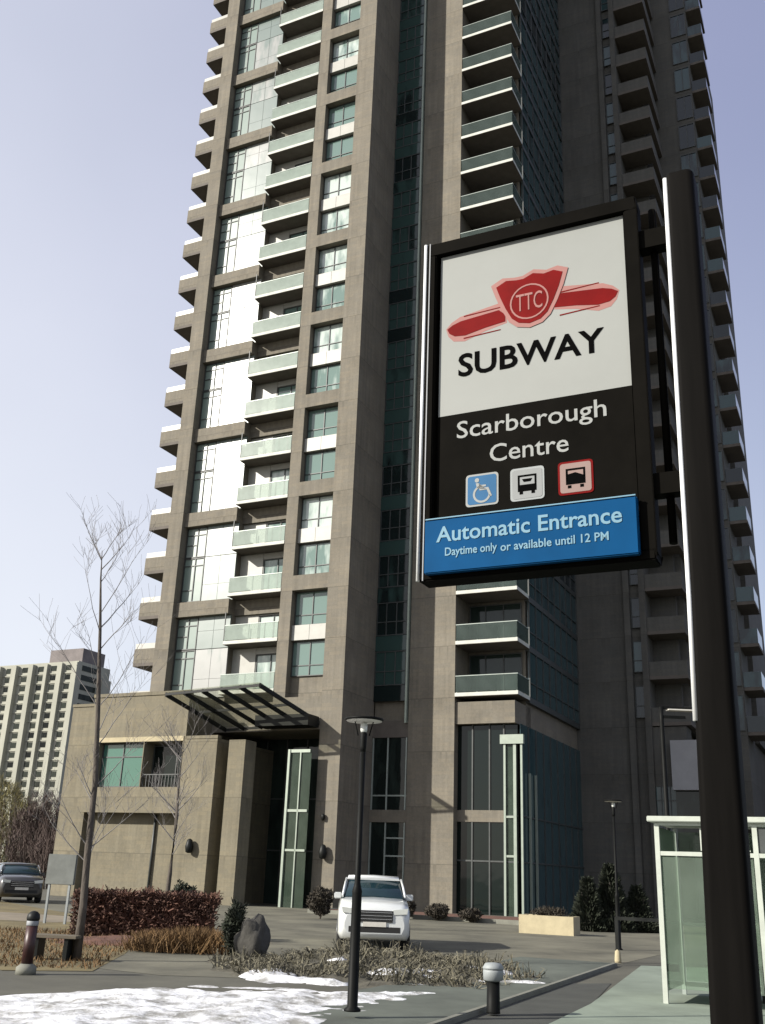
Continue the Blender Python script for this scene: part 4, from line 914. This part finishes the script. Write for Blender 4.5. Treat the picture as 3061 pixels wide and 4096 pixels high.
# ------------------------------------------------------------------ cars
def car(loc, rz, paint, label, wd_=1.66, ln=4.2, hgt=1.56, suv=True):
    root = tag(empty('parked_car', loc, rz), label, 'car')
    hw = wd_ / 2
    def sec(y, zb, zt, w_, rr=0.16, ins=0.05):
        # rounded section in xz, ccw
        return [(x, y, z) for x, z in [(-w_ + 0.06, zb), (w_ - 0.06, zb), (w_, zb + 0.12), (w_, zt - rr - 0.05), (w_ - ins, zt - rr * 0.35), (w_ - ins - 0.12, zt), (0.0, zt + 0.025), (-w_ + ins + 0.12, zt), (-w_ + ins, zt - rr * 0.35), (-w_, zt - rr - 0.05), (-w_, zb + 0.12)]]
    b_ = MB(); L2 = ln / 2
    S = [(-L2, 0.36, 0.78, hw - 0.16), (-L2 + 0.06, 0.27, 0.93, hw - 0.07), (-L2 + 0.25, 0.22, 1.0, hw - 0.02), (-L2 + 0.7, 0.2, 1.05, hw), (-L2 + 1.05, 0.2, 1.09, hw), (0.2, 0.2, 1.08, hw), (L2 - 0.5, 0.22, 1.08, hw), (L2 - 0.1, 0.28, 1.05, hw - 0.04), (L2, 0.36, 0.95, hw - 0.12)]
    b_.rings([sec(*s) for s in S], True, True); b_.build('body', paint, root)
    c = MB()
    def csec(y, zt, w0, w1): return [(-w0, y, 1.02), (w0, y, 1.02), (w0 - 0.02, y, 1.12), (w1 + 0.02, y, zt - 0.1), (w1 - 0.05, y, zt - 0.02), (0, y, zt), (-w1 + 0.05, y, zt - 0.02), (-w1 - 0.02, y, zt - 0.1), (-w0 + 0.02, y, 1.12)]
    CS = [(-L2 + 0.98, 1.13, hw - 0.1, hw - 0.13), (-L2 + 1.3, 1.32, hw - 0.06, hw - 0.14), (-L2 + 1.62, hgt - 0.04, hw - 0.05, hw - 0.17), (-0.1, hgt, hw - 0.05, hw - 0.17), (L2 - 0.7, hgt - 0.02, hw - 0.06, hw - 0.18), (L2 - 0.2, 1.2, hw - 0.08, hw - 0.14)]
    c.rings([csec(*s) for s in CS], True, True); c.build('cabin_glass', 'car_glass', root)
    r_ = MB()
    RS = [(-L2 + 1.55, hgt - 0.055), (-0.1, hgt + 0.005), (L2 - 0.65, hgt - 0.02)]
    r_.rings([[(-hw + 0.2, y, z - 0.03), (hw - 0.2, y, z - 0.03), (hw - 0.22, y, z + 0.01), (0, y, z + 0.03), (-hw + 0.22, y, z + 0.01)] for y, z in RS], True, True)
    for sx in (-1, 1):
        r_.tube([(sx * (hw - 0.09), -L2 + 1.0, 1.1), (sx * (hw - 0.13), -L2 + 1.3, 1.33), (sx * (hw - 0.17), -L2 + 1.6, hgt - 0.06)], [0.028] * 3, 6)
    r_.build('roof', paint, root)
    for sx in (-1, 1):
        h_ = MB(); h_.poly([(sx * (hw - 0.1), 0.78), (sx * (hw - 0.08), 0.9), (sx * (hw - 0.42), 0.86), (sx * (hw - 0.4), 0.76)], -L2 - 0.015, -L2 + 0.12); h_.build('headlight', 'lamp_glass', root)
        m_ = MB(); m_.box(sx * (hw + 0.02) - 0.09, sx * (hw + 0.02) + 0.09, -L2 + 1.2, -L2 + 1.3, 1.04, 1.18); m_.build('mirror', paint, root, bevel=0.02)
        for y in (-L2 + 0.82, L2 - 0.82):
            t_ = MB(); M_ = Matrix.Translation((sx * (hw - 0.1), y, 0.33)) @ Matrix.Rotation(R(90), 4, 'Y')
            tm_ = MB(); tm_.lathe([(0.2, -0.11), (0.31, -0.11), (0.33, -0.07), (0.33, 0.07), (0.31, 0.11), (0.2, 0.11)], 20); tm_.v = [tuple(M_ @ Vector(v)) for v in tm_.v]; wh = tm_.build('wheel', 'rubber', root)
            rm = MB(); rm.lathe([(0.02, -0.12), (0.19, -0.115), (0.2, 0.115), (0.02, 0.12)], 14); rm.v = [tuple(M_ @ Vector(v)) for v in rm.v]; rm.build('rim', 'chrome', wh)
    g_ = MB(); g_.box(-hw + 0.42, hw - 0.42, -L2 - 0.02, -L2 + 0.06, 0.6, 0.84); g_.box(-hw + 0.25, hw - 0.25, -L2 - 0.005, -L2 + 0.08, 0.38, 0.5); g_.build('grille', 'rubber', root)
    g_ = MB()
    for z in (0.66, 0.73, 0.8): g_.box(-hw + 0.44, hw - 0.44, -L2 - 0.03, -L2 - 0.018, z - 0.008, z + 0.008)
    g_.lathe([(0.06, 0.0), (0.06, 0.02)], 14); 
    g_.build('grille_bar', 'chrome', root)
    g_ = MB(); g_.box(-0.26, 0.26, -L2 - 0.022, -L2 + 0.0, 0.5, 0.6); g_.build('licence_plate', 'bollard_white', root)
    return root
car((0.12, 26.4, 0), R(1.5), 'car_white', 'white car parked nose on in front of the tower entrance')
car((-14.9, 45.5, 0), R(24), 'car_dark', 'dark car parked at the left edge below the distant tower', 1.75, 4.4, 1.5)

# ------------------------------------------------------------------ bus shelter
sh = tag(empty('bus_shelter', (4.34, 15.86, 0.016), GA), 'glass bus shelter with pale metal frame behind the sign pole', 'bus shelter')
LN, DP, HH = 4.2, 1.55, 2.47
def post(x, y, s=0.035, h_=HH, m='shelter_metal'):
    p = MB(); p.box(x - s, x + s, y - s, y + s, 0, h_); p.build('post', m, sh)
for x in (0, 1.4, 2.8, LN): post(x, 0)
for x in (0, 1.05, 2.1, 3.15, LN): post(x, DP, 0.03, HH, 'frame_light')
p = MB(); p.box(-0.12, LN + 0.12, -0.14, DP + 0.14, HH + 0.02, HH + 0.1); p.build('roof', 'shelter_metal', sh, bevel=0.01)
p = MB(); p.box(0.036, LN, -0.03, 0.03, HH - 0.46, HH - 0.4); p.box(0.036, LN, -0.03, 0.03, HH - 0.03, HH + 0.019); p.box(0.036, LN - 0.04, DP - 0.03, DP + 0.03, 0.12, 0.18); p.box(0.036, LN - 0.04, DP - 0.03, DP + 0.03, 1.0, 1.05); p.build('crossbar', 'shelter_metal', sh)
p = MB(); p.box(1.44, 2.76, -0.012, 0.012, HH - 0.39, HH - 0.04); p.box(2.84, LN - 0.04, -0.012, 0.012, HH - 0.39, HH - 0.04); p.build('fascia_panel', 'frame_dark', sh)
p = MB()
for x0, x1 in ((0.05, 1.0), (1.1, 2.06), (2.15, 3.1), (3.2, LN - 0.05)): p.box(x0, x1, DP - 0.006, DP + 0.006, 0.2, HH - 0.05)
p.build('rear_pane', 'shelter_glass', sh)
p = MB(); p.box(-0.006, 0.006, 0.06, DP - 0.05, 0.15, HH - 0.05); p.build('end_pane', 'shelter_glass', sh)
p = MB(); p.box(LN - 0.006, LN + 0.006, 0.06, DP - 0.05, 0.15, HH - 0.05); p.build('end_pane', 'shelter_glass', sh)
p = MB(); p.box(0.05, 1.35, -0.006, 0.006, 0.2, HH - 0.48); p.build('front_pane', 'shelter_glass', sh)
p = MB(); p.box(0.62, 1.32, 0.02, 0.05, HH - 0.38, HH - 0.36); p.box(0.62, 0.65, 0.02, 0.05, HH - 0.36, HH - 0.06); p.box(1.0, 1.03, 0.02, 0.05, HH - 0.36, HH - 0.06); p.build('frame_detail', 'shelter_metal', sh)
p = MB(); p.box(1.1, 3.4, DP - 0.5, DP - 0.12, 0.44, 0.48); bseat = p.build('bench', 'bench_wood', sh)
p = MB(); p.box(1.2, 1.26, DP - 0.48, DP - 0.14, 0.0, 0.44); p.box(3.2, 3.26, DP - 0.48, DP - 0.14, 0, 0.44); p.build('leg', 'black_steel', bseat)
p = MB(); p.box(0.04, 0.2, 0.02, 0.09, 0.42, 0.52); p.build('bracket', 'black_steel', sh)
print('objects', len(bpy.data.objects))
